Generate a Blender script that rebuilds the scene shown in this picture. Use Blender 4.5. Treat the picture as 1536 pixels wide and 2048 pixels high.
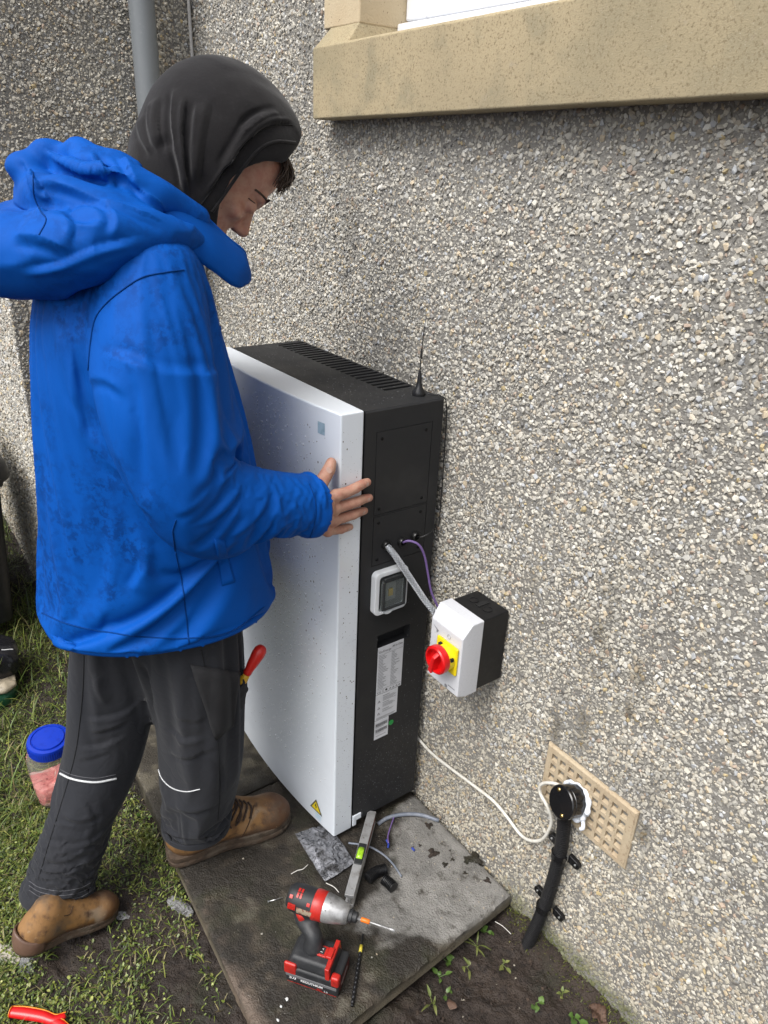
import bpy, bmesh, math, random
import numpy as np
from mathutils import Vector, Matrix
for _o in list(bpy.data.objects): bpy.data.objects.remove(_o)
SC = bpy.context.scene
COL = SC.collection
rnd = random.Random(7)
RS = np.random.RandomState(11)

# ---------------------------------------------------------------- camera
CR = np.array([[0.5846326, 0.8102407, 0.0414098], [0.36838, -0.2196373, -0.903358], [-0.7228423, 0.543387, -0.4268836]])
CC = np.array([1.141998, -1.028117, 1.581466])
CF = 1487.5633
cam_data = bpy.data.cameras.new('camera')
cam_data.sensor_fit = 'HORIZONTAL'; cam_data.sensor_width = 36.0
cam_data.lens = CF / 1536.0 * 36.0
cam_data.clip_start = 0.02; cam_data.clip_end = 2000.0
cam = bpy.data.objects.new('camera', cam_data); COL.objects.link(cam)
_m = Matrix.Identity(4)
for _i in range(3):
    _m[_i][0] = CR[0][_i]; _m[_i][1] = -CR[1][_i]; _m[_i][2] = -CR[2][_i]; _m[_i][3] = CC[_i]
cam.matrix_world = _m
SC.camera = cam

# ---------------------------------------------------------------- light: overcast daylight
SUN_EL, SUN_AZ = math.radians(56), math.radians(172)   # azimuth from +Y, clockwise
world = bpy.data.worlds.new('World'); SC.world = world; world.use_nodes = True
_nt = world.node_tree
_bg = _nt.nodes['Background']
_sky = _nt.nodes.new('ShaderNodeTexSky'); _sky.sky_type = 'NISHITA'; _sky.sun_disc = False
_sky.sun_elevation = SUN_EL; _sky.sun_rotation = SUN_AZ; _sky.dust_density = 4.0; _sky.air_density = 1.0
_hs = _nt.nodes.new('ShaderNodeHueSaturation'); _hs.inputs['Saturation'].default_value = 0.32   # cloud cover
_nt.links.new(_sky.outputs[0], _hs.inputs['Color']); _nt.links.new(_hs.outputs[0], _bg.inputs['Color'])
_bg.inputs['Strength'].default_value = 0.15
_sd = bpy.data.lights.new('sun', 'SUN'); _sd.energy = 1.5; _sd.angle = math.radians(36); _sd.color = (1.0, .985, .955)
sun = bpy.data.objects.new('sun', _sd); COL.objects.link(sun)
_dir = Vector((math.sin(SUN_AZ)*math.cos(SUN_EL), math.cos(SUN_AZ)*math.cos(SUN_EL), math.sin(SUN_EL)))
sun.rotation_euler = _dir.to_track_quat('Z', 'Y').to_euler()
sun.location = (0, -3, 6)
SC.view_settings.view_transform = 'Standard'; SC.view_settings.look = 'None'
SC.view_settings.exposure = 0.68; SC.view_settings.gamma = 1.0
SC.view_settings.use_curve_mapping = False
SC.cycles.max_bounces = 8; SC.cycles.transparent_max_bounces = 16
SC.cycles.use_denoising = True

# ---------------------------------------------------------------- helpers
def at(px, py, axis, val):
    """point of the place seen at photograph pixel (px, py) on the plane axis = val"""
    r = CR.T @ np.array([(px-768)/CF, (py-1024)/CF, 1.0])
    t = (val - CC[axis]) / r[axis]
    return CC + t*r
def atX(px, py, v): return at(px, py, 0, v)
def atY(px, py, v): return at(px, py, 1, v)
def atZ(px, py, v): return at(px, py, 2, v)

def smstep(a, b, x):
    t = np.clip((x-a)/(b-a), 0, 1); return t*t*(3-2*t)

MATS = {}
def mat(name, base, rough=.6, metal=0.0, var=(), bump=(), spec=.5, rvar=None, attr=None, crease=(), **kw):
    """procedural principled material. var: (scale, detail, colour, lo, hi) noise layers; bump: (scale, strength, distance)"""
    if name in MATS: return MATS[name]
    m = bpy.data.materials.new(name); m.use_nodes = True; MATS[name] = m
    nt = m.node_tree; N = nt.nodes; L = nt.links
    b = N['Principled BSDF']
    b.inputs['Roughness'].default_value = rough; b.inputs['Metallic'].default_value = metal
    b.inputs['Specular IOR Level'].default_value = spec
    tc = N.new('ShaderNodeTexCoord')
    col = None
    def rgb(c):
        n = N.new('ShaderNodeRGB'); n.outputs[0].default_value = (*c, 1); return n.outputs[0]
    if attr:
        an = N.new('ShaderNodeAttribute'); an.attribute_name = attr[0]; an.attribute_type = attr[1]; col = an.outputs['Color']
    else: col = rgb(base)
    for v in var:
        scale, detail, c2, lo, hi = v[:5]
        no = N.new('ShaderNodeTexNoise'); no.inputs['Scale'].default_value = scale; no.inputs['Detail'].default_value = detail
        no.inputs['Roughness'].default_value = .6
        if len(v) > 5:
            mp = N.new('ShaderNodeMapping'); mp.inputs['Scale'].default_value = v[5]
            L.new(tc.outputs['Object'], mp.inputs['Vector']); L.new(mp.outputs[0], no.inputs['Vector'])
        else: L.new(tc.outputs['Object'], no.inputs['Vector'])
        mr = N.new('ShaderNodeMapRange'); mr.inputs['From Min'].default_value = lo; mr.inputs['From Max'].default_value = hi
        L.new(no.outputs['Fac'], mr.inputs['Value'])
        mx = N.new('ShaderNodeMix'); mx.data_type = 'RGBA'
        L.new(mr.outputs[0], mx.inputs['Factor']); L.new(col, mx.inputs['A']); mx.inputs['B'].default_value = (*c2, 1)
        col = mx.outputs['Result']
    L.new(col, b.inputs['Base Color'])
    if rvar:
        no = N.new('ShaderNodeTexNoise'); no.inputs['Scale'].default_value = rvar[0]; no.inputs['Detail'].default_value = 4
        L.new(tc.outputs['Object'], no.inputs['Vector'])
        mr = N.new('ShaderNodeMapRange'); mr.inputs['From Min'].default_value = .35; mr.inputs['From Max'].default_value = .65
        mr.inputs['To Min'].default_value = rvar[1]; mr.inputs['To Max'].default_value = rvar[2]
        L.new(no.outputs['Fac'], mr.inputs['Value']); L.new(mr.outputs[0], b.inputs['Roughness'])
    prev = None
    for (scale, strength, dist) in bump:
        no = N.new('ShaderNodeTexNoise'); no.inputs['Scale'].default_value = scale; no.inputs['Detail'].default_value = 5
        L.new(tc.outputs['Object'], no.inputs['Vector'])
        bp = N.new('ShaderNodeBump'); bp.inputs['Strength'].default_value = strength; bp.inputs['Distance'].default_value = dist
        L.new(no.outputs['Fac'], bp.inputs['Height'])
        if prev: L.new(prev, bp.inputs['Normal'])
        prev = bp.outputs[0]
    for (scale, detail, strength, dist, sc3) in crease:
        mp = N.new('ShaderNodeMapping'); mp.inputs['Scale'].default_value = sc3; mp.inputs['Rotation'].default_value = (.5,.3,.2)
        L.new(tc.outputs['Object'], mp.inputs['Vector'])
        wn = N.new('ShaderNodeTexNoise'); wn.inputs['Scale'].default_value = scale*.6; wn.inputs['Detail'].default_value = 2; L.new(mp.outputs[0], wn.inputs['Vector'])
        wm = N.new('ShaderNodeVectorMath'); wm.operation = 'MULTIPLY_ADD'; L.new(wn.outputs['Color'], wm.inputs[0]); wm.inputs[1].default_value = (.10,.10,.10); L.new(mp.outputs[0], wm.inputs[2])
        no = N.new('ShaderNodeTexNoise'); no.inputs['Scale'].default_value = scale; no.inputs['Detail'].default_value = detail; no.inputs['Roughness'].default_value = .45
        L.new(wm.outputs[0], no.inputs['Vector'])
        m1 = N.new('ShaderNodeMath'); m1.operation = 'SUBTRACT'; L.new(no.outputs['Fac'], m1.inputs[0]); m1.inputs[1].default_value = .5
        m2 = N.new('ShaderNodeMath'); m2.operation = 'ABSOLUTE'; L.new(m1.outputs[0], m2.inputs[0])
        m3 = N.new('ShaderNodeMapRange'); m3.interpolation_type = 'SMOOTHERSTEP'; m3.inputs['From Min'].default_value = 0; m3.inputs['From Max'].default_value = .14; L.new(m2.outputs[0], m3.inputs['Value'])
        bp = N.new('ShaderNodeBump'); bp.inputs['Strength'].default_value = strength; bp.inputs['Distance'].default_value = dist; L.new(m3.outputs[0], bp.inputs['Height'])
        if prev: L.new(prev, bp.inputs['Normal'])
        prev = bp.outputs[0]
    if prev: L.new(prev, b.inputs['Normal'])
    for k, v in kw.items():
        b.inputs[k.replace('_', ' ')].default_value = v
    return m

def tag(o, label=None, cat=None, group=None, kind=None):
    if label: o['label'] = label
    if cat: o['category'] = cat
    if group: o['group'] = group
    if kind: o['kind'] = kind
    return o

WLOC = {}
def thing(name, loc, label, cat, group=None):
    o = bpy.data.objects.new(name, None); COL.objects.link(o)
    o.empty_display_size = .05
    o.location = loc; WLOC[o] = np.array(loc, float)
    return tag(o, label, cat, group)

def link_mesh(name, V, Fs, m, parent=None, smooth=False, bevel=0, mats=None, midx=None, segs=2, loc=None, autosmooth=None):
    V = np.asarray(V, float).reshape(-1, 3)
    base = WLOC[parent] if parent is not None else np.zeros(3)
    org = np.array(loc, float) if loc is not None else (base if parent is not None else np.zeros(3))
    me = bpy.data.meshes.new(name)
    me.from_pydata((V - org).tolist(), [], [list(map(int, q)) for q in Fs])
    for mm in (mats or [m]): me.materials.append(mm)
    if midx is not None: me.polygons.foreach_set('material_index', np.asarray(midx, np.int32))
    if smooth: me.polygons.foreach_set('use_smooth', np.ones(len(me.polygons), bool))
    me.update()
    o = bpy.data.objects.new(name, me); COL.objects.link(o)
    WLOC[o] = org
    if parent is not None:
        o.parent = parent; o.location = org - base
    else: o.location = org
    if bevel:
        bv = o.modifiers.new('bevel', 'BEVEL'); bv.width = bevel; bv.segments = segs; bv.limit_method = 'ANGLE'; bv.angle_limit = math.radians(35)
        for p in me.polygons: p.use_smooth = True
        bv.harden_normals = False
        wn = o.modifiers.new('wn', 'WEIGHTED_NORMAL'); wn.keep_sharp = True
    elif autosmooth:
        for p in me.polygons: p.use_smooth = True
        bm = bmesh.new(); bm.from_mesh(me)
        for e in bm.edges:
            if len(e.link_faces) == 2 and e.calc_face_angle(0) > math.radians(autosmooth): e.smooth = False
        bm.to_mesh(me); bm.free()
    return o

def set_col(o, C, name='col'):
    a = o.data.color_attributes.new(name, 'FLOAT_COLOR', 'POINT')
    C = np.asarray(C, np.float32); A = np.ones((len(C), 4), np.float32); A[:, :3] = C
    a.data.foreach_set('color', A.ravel())

def frame_of(d, up=(0, 0, 1)):
    d = np.asarray(d, float); d = d/np.linalg.norm(d)
    u = np.asarray(up, float)
    if abs(d @ u) > .97: u = np.array([1., 0, 0])
    a = np.cross(u, d); a /= np.linalg.norm(a); b = np.cross(d, a)
    return d, a, b

def catmull(P, n=8):
    P = np.asarray(P, float); Q = np.vstack([2*P[0]-P[1], P, 2*P[-1]-P[-2]]); out = []
    for i in range(1, len(Q)-2):
        for t in np.linspace(0, 1, n, endpoint=False):
            p0, p1, p2, p3 = Q[i-1:i+3]
            out.append(.5*((2*p1)+(-p0+p2)*t+(2*p0-5*p1+4*p2-p3)*t*t+(-p0+3*p1-3*p2+p3)*t**3))
    out.append(P[-1]); return np.array(out)

class MB:
    def __init__(s): s.V = []; s.F = []; s.M = []; s.mi = 0
    def add(s, V, Fs):
        o = len(s.V); s.V += [tuple(map(float, v)) for v in V]; s.F += [tuple(int(i)+o for i in q) for q in Fs]; s.M += [s.mi]*len(Fs)
        return s
    def box(s, lo, hi, T=None):
        x0, y0, z0 = lo; x1, y1, z1 = hi
        V = np.array([(x0,y0,z0),(x1,y0,z0),(x1,y1,z0),(x0,y1,z0),(x0,y0,z1),(x1,y0,z1),(x1,y1,z1),(x0,y1,z1)], float)
        if T is not None: V = T(V)
        return s.add(V, [(0,3,2,1),(4,5,6,7),(0,1,5,4),(1,2,6,5),(2,3,7,6),(3,0,4,7)])
    def tube(s, P, r, n=10, caps=True, up=(0, 0, 1), flat=None):
        P = np.asarray(P, float); k = len(P); r = np.broadcast_to(np.asarray(r, float), (k,))
        T = np.gradient(P, axis=0); T /= np.linalg.norm(T, axis=1)[:, None] + 1e-12
        d, a, b = frame_of(T[0], up); V = []
        for i in range(k):
            a = a - T[i]*(a @ T[i]); a /= np.linalg.norm(a); b = np.cross(T[i], a)
            for j in range(n):
                t = 2*math.pi*j/n; V.append(P[i] + r[i]*(math.cos(t)*a + (flat or 1)*math.sin(t)*b))
        Fs = [(i*n+j, i*n+(j+1) % n, (i+1)*n+(j+1) % n, (i+1)*n+j) for i in range(k-1) for j in range(n)]
        if caps: Fs += [tuple(range(n-1, -1, -1)), tuple((k-1)*n+j for j in range(n))]
        return s.add(V, Fs)
    def cyl(s, p0, p1, r0, r1=None, n=24, caps=True):
        r1 = r0 if r1 is None else r1
        return s.tube([p0, p1], [r0, r1], n, caps)
    def lathe(s, prof, org, axis=(0, 0, 1), n=28, caps=True, sq=None):
        """prof: (radius, height) along axis; sq rounds the section towards a square"""
        d, a, b = frame_of(axis); V = []
        for (r, h) in prof:
            for j in range(n):
                t = 2*math.pi*j/n; c, si = math.cos(t), math.sin(t)
                q = 1.0
                if sq: q = (abs(c)**sq + abs(si)**sq)**(-1/sq)
                V.append(np.asarray(org) + d*h + r*q*(c*a + si*b))
        k = len(prof)
        Fs = [(i*n+j, i*n+(j+1) % n, (i+1)*n+(j+1) % n, (i+1)*n+j) for i in range(k-1) for j in range(n)]
        if caps: Fs += [tuple(range(n-1, -1, -1)), tuple((k-1)*n+j for j in range(n))]
        return s.add(V, Fs)
    def prism(s, poly, mp, d0, d1):
        """poly: 2-D outline (counter-clockwise seen from +depth); mp(u, v, w) -> xyz"""
        n = len(poly)
        V = [mp(u, v, d0) for u, v in poly] + [mp(u, v, d1) for u, v in poly]
        return s.add(V, [tuple(range(n-1, -1, -1)), tuple(range(n, 2*n))] + [(i, (i+1) % n, n+(i+1) % n, n+i) for i in range(n)])
    def plate(s, u0, u1, v0, v1, holes, mp):
        """flat face with rectangular pockets: holes = (u0, u1, v0, v1, depth)"""
        us = sorted({u0, u1, *[h[0] for h in holes], *[h[1] for h in holes]}); vs = sorted({v0, v1, *[h[2] for h in holes], *[h[3] for h in holes]})
        for i in range(len(us)-1):
            for j in range(len(vs)-1):
                uc, vc = (us[i]+us[i+1])/2, (vs[j]+vs[j+1])/2
                if any(h[0] < uc < h[1] and h[2] < vc < h[3] for h in holes): continue
                s.add([mp(us[i],vs[j],0), mp(us[i+1],vs[j],0), mp(us[i+1],vs[j+1],0), mp(us[i],vs[j+1],0)], [(0,1,2,3)])
        for h in holes:
            c = [(h[0],h[2]),(h[1],h[2]),(h[1],h[3]),(h[0],h[3])]
            V = [mp(u, v, 0) for u, v in c] + [mp(u, v, -h[4]) for u, v in c]
            s.add(V, [(0,4,5,1),(1,5,6,2),(2,6,7,3),(3,7,4,0),(4,7,6,5)[::-1]])
        return s
    def build(s, name, m, parent=None, **kw):
        if isinstance(m, (list, tuple)): return link_mesh(name, s.V, s.F, None, parent, mats=list(m), midx=s.M, **kw)
        return link_mesh(name, s.V, s.F, m, parent, **kw)

def text_mesh(name, body, size, m, parent, org, ux, uy, lift=.0003, extrude=0.0, align='LEFT', bold=0.0):
    """lettering lying on a surface: org = baseline start, ux / uy = reading and up directions"""
    cu = bpy.data.curves.new(name, 'FONT'); cu.body = body; cu.size = size; cu.extrude = extrude; cu.align_x = align; cu.offset = bold
    cu.resolution_u = 3
    to = bpy.data.objects.new(name, cu)
    COL.objects.link(to)
    dg = bpy.context.evaluated_depsgraph_get(); dg.update()
    me0 = to.evaluated_get(dg).to_mesh()
    V = np.array([v.co[:] for v in me0.vertices]).reshape(-1, 3); Fs = [tuple(p.vertices) for p in me0.polygons]
    to.evaluated_get(dg).to_mesh_clear()
    bpy.data.objects.remove(to); bpy.data.curves.remove(cu)
    ux = np.asarray(ux, float); ux /= np.linalg.norm(ux); uy = np.asarray(uy, float); uy = uy - ux*(uy @ ux); uy /= np.linalg.norm(uy); nz = np.cross(ux, uy)
    W = np.asarray(org) + V[:, :1]*ux + V[:, 1:2]*uy + (V[:, 2:3] + lift)*nz
    return link_mesh(name, W, Fs, m, parent)

def vnoise(P, scale, seed=0):
    """cheap smooth 3-D value noise in [-1, 1]"""
    P = np.asarray(P, np.float64)*scale
    i = np.floor(P).astype(np.int64); fr = P - i; fr = fr*fr*(3-2*fr)
    def h(a, b, c):
        n = (a*374761393 + b*668265263 + c*2147483647 + seed*144665) & 0xffffffff
        n = ((n ^ (n >> 13))*1274126177) & 0xffffffff
        n = n ^ (n >> 16)
        return (n & 0xffff)/32767.5 - 1
    r = 0
    for dx in (0, 1):
        for dy in (0, 1):
            for dz in (0, 1):
                w = (fr[..., 0] if dx else 1-fr[..., 0])*(fr[..., 1] if dy else 1-fr[..., 1])*(fr[..., 2] if dz else 1-fr[..., 2])
                r = r + w*h(i[..., 0]+dx, i[..., 1]+dy, i[..., 2]+dz)
    return r
def fbm(P, scale, oct=4, seed=0):
    r = 0; a = .5
    for k in range(oct): r = r + a*vnoise(P, scale*2**k, seed+k*17); a *= .5
    return r

# ---------------------------------------------------------------- ground
SLAB1 = np.array([(-.262,-.035),(.366,-.030),(.398,-.497+.0),(.402,-.655),(-.150,-.622),(-.262,-.60)])
def ground_h(x, y):
    P = np.stack([x, y, 0*x], -1)
    h = -.072 + .018*fbm(P, 5, 3, 3) + .012*fbm(P, 28, 3, 5)
    h = h + .011*fbm(P, 75, 2, 9) + .012*np.abs(fbm(P, 38, 2, 10))
    h = h + .17*smstep(-1.0, -2.2, x)*smstep(-3, -.5, y)*1.0
    d = np.hypot((x-.47)/.16, (y+.05)/.10); h = h + .014*np.exp(-d*d)            # soil heaped round the conduit
    h = h + .03*np.exp(-((y)/.03)**2)*smstep(.3, .45, x)
    return h
xs = np.concatenate([[-400, -100, -30, -10, -5], np.arange(-3.0, -1.0, .03), np.arange(-1.0, 1.25, .009), np.arange(1.25, 2.0, .05), [3, 6, 15, 40, 120, 400]])
ys = np.concatenate([[-400, -120, -40, -12, -6, -3.5], np.arange(-2.2, -1.3, .05), np.arange(-1.3, .03, .009), [.5, 3, 10, 40, 120, 400]])
gx, gy = np.meshgrid(xs, ys, indexing='ij')
gz = np.where((np.abs(gx) < 5) & (gy < .5), ground_h(np.clip(gx, -5, 5), np.clip(gy, -5, .1)), -.08)
nx, ny = gx.shape
ii = np.arange(nx*ny).reshape(nx, ny)
GF = np.stack([ii[:-1,:-1], ii[1:,:-1], ii[1:,1:], ii[:-1,1:]], -1).reshape(-1, 4)
m_soil = mat('soil', (.025,.0165,.012), .85, var=[(9,4,(.040,.027,.019),.4,.65),(40,5,(.014,.0095,.0075),.5,.7),(230,3,(.060,.045,.033),.62,.75),(6,3,(.022,.022,.010),.55,.75)],
             bump=[(90,1.0,.010),(320,.9,.005)], rvar=(20,.45,.9))
tag(link_mesh('ground', np.stack([gx,gy,gz],-1).reshape(-1,3), GF, m_soil, smooth=True), kind='structure')

# ---------------------------------------------------------------- house walls, stone chips thrown on the render
house = thing('house', (-.3,0,-.08), 'house with grey pebble-dashed walls and a sandstone window sill', 'house')
m_mortar = mat('render_mortar', (.215,.205,.185), .9, var=[(3,4,(.16,.15,.135),.4,.7),(60,4,(.25,.237,.212),.45,.7)], bump=[(160,1,.004)])
wb = MB(); wb.box((-1.25,.0,-.4),(2.2,.25,1.690)); wb.box((-1.25,.0,1.690),(-.50,.25,3.2)); wb.box((1.55,.0,1.690),(2.2,.25,3.2)); wb.box((-.50,.0,2.75),(1.55,.25,3.2))
wall_main = wb.build('wall', m_mortar, house)
wb = MB(); wb.box((-4.6,-.605,-.4),(-1.252,.25,3.2)); wall_ret = wb.build('wall', m_mortar, house)

# chips: a few angular convex shapes, instanced over the walls
chip_col = bpy.data.collections.new('chip_shapes')
m_chip = mat('stone_chip', (.5,.5,.5), .62, attr=('pcol','INSTANCER'), var=[(260,3,(.25,.23,.2),.58,.9)], bump=[(500,.25,.001)])
for k in range(14):
    bm = bmesh.new(); q = RS.normal(size=(17,3)); q /= np.linalg.norm(q,axis=1)[:,None]; q *= np.array([1.0, RS.uniform(.62,.95), RS.uniform(.5,.8)])*RS.uniform(.85,1.1,(17,1))
    vs = [bm.verts.new(v) for v in q]
    r = bmesh.ops.convex_hull(bm, input=vs)
    bmesh.ops.delete(bm, geom=[v for v in bm.verts if not v.link_faces], context='VERTS')
    me = bpy.data.meshes.new('chip'); bm.to_mesh(me); bm.free(); me.materials.append(m_chip)
    chip_col.objects.link(bpy.data.objects.new('chip', me))
def chip_tree():
    ng = bpy.data.node_groups.new('chips', 'GeometryNodeTree')
    ng.interface.new_socket('Geometry', in_out='INPUT', socket_type='NodeSocketGeometry'); ng.interface.new_socket('Geometry', in_out='OUTPUT', socket_type='NodeSocketGeometry')
    N = ng.nodes; L = ng.links
    gi = N.new('NodeGroupInput'); go = N.new('NodeGroupOutput'); ip = N.new('GeometryNodeInstanceOnPoints'); ci = N.new('GeometryNodeCollectionInfo')
    ci.inputs['Collection'].default_value = chip_col; ci.inputs['Separate Children'].default_value = True; ci.inputs['Reset Children'].default_value = True
    def na(n, t):
        a = N.new('GeometryNodeInputNamedAttribute'); a.data_type = t; a.inputs['Name'].default_value = n; return a.outputs['Attribute']
    L.new(gi.outputs[0], ip.inputs['Points']); L.new(ci.outputs[0], ip.inputs['Instance']); ip.inputs['Pick Instance'].default_value = True
    L.new(na('idx','INT'), ip.inputs['Instance Index']); L.new(na('rot','FLOAT_VECTOR'), ip.inputs['Rotation']); L.new(na('scl','FLOAT_VECTOR'), ip.inputs['Scale'])
    L.new(ip.outputs[0], go.inputs[0]); return ng
CHIPS = chip_tree()
PAL = np.array([1.03,1.02,.995])*np.array([(.60,.57,.50),(.66,.63,.56),(.52,.50,.455),(.43,.42,.39),(.56,.50,.41),(.34,.33,.31),(.60,.50,.36),(.48,.50,.53),(.74,.73,.69),(.44,.34,.27),(.20,.195,.19),(.56,.45,.25)])
PAL = (PAL*.94 + .06*np.array([.50,.48,.43]))*.80
PW = np.array([22,20,16,13,10,8,5,6,7,2.5,3,1.4]); PW = PW/PW.sum()
def chips(name, org, U, V, us, vs, sp, parent, skip=None, tint=None):
    """stuff: stone chips over the rectangle org + u U + v V"""
    org = np.array(org, float); U = np.array(U, float); V = np.array(V, float); Nn = np.cross(U, V)
    nu, nv = int(us/sp), int(vs/sp)
    a, b = np.meshgrid(np.arange(nu), np.arange(nv), indexing='ij')
    u = ((a + .5*(b % 2) + RS.uniform(-.48,.48,a.shape))*sp).ravel(); v = ((b + RS.uniform(-.48,.48,a.shape))*sp).ravel()
    keep = np.ones(len(u), bool)
    P = org + u[:,None]*U + v[:,None]*V
    if skip is not None: keep &= ~skip(P)
    P = P[keep]; n = len(P)
    s = sp*np.exp(RS.normal(-.46,.40,n)); s = np.clip(s, sp*.25, sp*1.25)
    rel = fbm(P, 7, 3, 21)
    P = P + Nn*(s*.22 - .0012 + .0016*rel + RS.uniform(-.001,.0015,n))[:,None]
    # rotation: spin about the wall normal, tilt at random
    yaw = RS.uniform(0, 2*np.pi, n); tx = RS.normal(0,.38,n); ty = RS.normal(0,.38,n)
    cz, sz = np.cos(yaw), np.sin(yaw)
    def mm(A, B): return np.einsum('nij,njk->nik', A, B)
    Z0 = np.zeros(n); O1 = np.ones(n)
    Rz = np.stack([np.stack([cz,-sz,Z0],-1),np.stack([sz,cz,Z0],-1),np.stack([Z0,Z0,O1],-1)],1)
    Rx = np.stack([np.stack([O1,Z0,Z0],-1),np.stack([Z0,np.cos(tx),-np.sin(tx)],-1),np.stack([Z0,np.sin(tx),np.cos(tx)],-1)],1)
    Ry = np.stack([np.stack([np.cos(ty),Z0,np.sin(ty)],-1),np.stack([Z0,O1,Z0],-1),np.stack([-np.sin(ty),Z0,np.cos(ty)],-1)],1)
    B = np.stack([U, V, Nn], 1)
    M = np.einsum('ij,njk->nik', B, mm(mm(Rx, Ry), Rz))
    ex = np.arctan2(M[:,2,1], M[:,2,2]); ey = np.arcsin(np.clip(-M[:,2,0],-1,1)); ez = np.arctan2(M[:,1,0], M[:,0,0])
    c = PAL[RS.choice(len(PAL), n, p=PW)]*RS.uniform(.86,1.16,(n,1))
    if tint is not None: c = tint(P, c)
    bas = WLOC[parent]
    me = bpy.data.meshes.new(name); me.from_pydata((P-bas).tolist(), [], [])
    def attr(nm, t, data, key):
        at_ = me.attributes.new(nm, t, 'POINT'); at_.data.foreach_set(key, np.ascontiguousarray(data).ravel())
    attr('rot','FLOAT_VECTOR', np.stack([ex,ey,ez],1).astype(np.float32), 'vector')
    attr('scl','FLOAT_VECTOR', np.stack([s,s,s*RS.uniform(.7,1.0,n)],1).astype(np.float32), 'vector')
    attr('idx','INT', RS.randint(0,14,n).astype(np.int32), 'value')
    attr('pcol','FLOAT_COLOR', np.concatenate([c,np.ones((n,1))],1).astype(np.float32), 'color')
    me.materials.append(m_chip)
    o = bpy.data.objects.new(name, me); COL.objects.link(o); o.parent = parent; WLOC[o] = bas
    md = o.modifiers.new('chips', 'NODES'); md.node_group = CHIPS
    tag(o, kind='stuff'); return o
def tint_main(P, c):
    # splash zone: the chips near the ground are dirtier and browner; a few rust runs and grey algae streaks
    g = smstep(.95, .1, P[:,2] + .22*fbm(P, 4, 3, 31))[:,None]
    c = c*(1-g) + g*(c*np.array([.88,.85,.79]))
    dk = smstep(.18,.5, fbm(P*np.array([1,1,.35]), 6, 4, 41))[:,None]
    c = c*(1-.28*dk)
    # damp, dirty runs down the wall left of and above the air brick
    n4 = fbm(P, 22, 3, 47)
    st = np.zeros(len(P))
    for (sx_, z0_, z1_, w_) in ((.46,.50,.98,.022),(.55,.46,.90,.018),(.395,.40,.72,.014),(.63,.30,.62,.020),(.28,.60,.90,.015)):
        st = np.maximum(st, np.exp(-((P[:,0]-sx_-.02*n4)/w_)**2)*smstep(z0_-.05,z0_+.1,P[:,2])*smstep(z1_+.05,z1_-.2,P[:,2]))
    st = st*smstep(-.15,.3,n4+.12); c = c*(1-.62*st[:,None]*np.array([1.0,1.04,1.12]))
    us_ = smstep(1.52,1.66,P[:,2]+.05*n4)*smstep(-.52,-.46,P[:,0]); c = c*(1-.18*us_[:,None])  # soft shade below the sill, painted into the chip colours
    mo = (smstep(.05,-.06, P[:,2]+.05*fbm(P,14,3,8))*smstep(.25,.4,P[:,0]))[:,None]
    return c*(1-mo) + mo*np.array([.085,.095,.03])
def tint_ret(P, c):
    dk = smstep(-.1,.4, fbm(P*np.array([1,1,.5]), 5, 4, 45))[:,None]
    return c*(1.0-.25*dk)*np.array([1.0,.985,.95])
SILL_Z = lambda x: 1.659 + .0135*(x+.44)
def skip_main(P):
    return ((P[:,0] > -.505) & (P[:,2] > SILL_Z(P[:,0])+.006)) | ((P[:,0] > .39) & (P[:,0] < .622) & (P[:,2] > .340) & (P[:,2] < .496))
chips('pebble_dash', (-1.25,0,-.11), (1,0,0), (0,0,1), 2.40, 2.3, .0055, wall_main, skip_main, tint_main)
chips('pebble_dash', (-1.252,-.605,-.11), (0,1,0), (0,0,1), .60, 2.35, .0058, wall_ret, None, tint_ret)
chips('pebble_dash', (-2.75,-.605,-.05), (1,0,0), (0,0,1), 1.50, 2.3, .0074, wall_ret, None, tint_main)

# window surround and sill in sandstone
m_sand = mat('sandstone_sill', (.40,.325,.20), .88, var=[(4,5,(.31,.26,.16),.42,.66),(14,4,(.29,.25,.16),.5,.7),(260,3,(.19,.145,.08),.52,.70),(330,3,(.48,.43,.33),.62,.78),(1.6,2,(.25,.21,.135),.5,.8),(40,3,(.36,.30,.21),.66,.8)], bump=[(420,.35,.0016),(1100,.4,.001),(30,.15,.004)])
m_sand2 = mat('sandstone_jamb', (.52,.43,.29), .88, var=[(5,3,(.46,.36,.23),.4,.7),(190,2,(.22,.16,.10),.66,.74)], bump=[(260,.5,.002)])
m_upvc = mat('white_upvc', (.78,.79,.81), .3, var=[(3,2,(.74,.76,.80),.4,.7)])
def sillmap(V):
    V = V.copy(); V[:,2] += .0135*(V[:,0]+.44); return V
def stone_block(name, poly_yz, x0, x1, m, parent, n=90, amp=.0009, tilt=True, bevel=.004):
    xs_ = np.linspace(x0, x1, n); k = len(poly_yz); V = np.array([(x, y, z) for x in xs_ for (y, z) in poly_yz])
    if tilt: V = sillmap(V)
    Fs = [(i*k+j, (i+1)*k+j, (i+1)*k+(j+1) % k, i*k+(j+1) % k) for i in range(n-1) for j in range(k)] + [tuple(range(k)), tuple((n-1)*k+j for j in range(k-1,-1,-1))]
    V = V + amp*np.stack([fbm(V,40,2,s) for s in (1,2,3)],1)
    return link_mesh(name, V, Fs, m, parent, bevel=bevel)
stone_block('window_sill', [(-.055,1.659),(-.006,1.659),(.12,1.659),(.12,1.815),(-.004,1.81),(-.055,1.797)], -.487, 1.65, m_sand, house)
sb = MB()   # stooling: the sloped seat under the jamb
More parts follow.
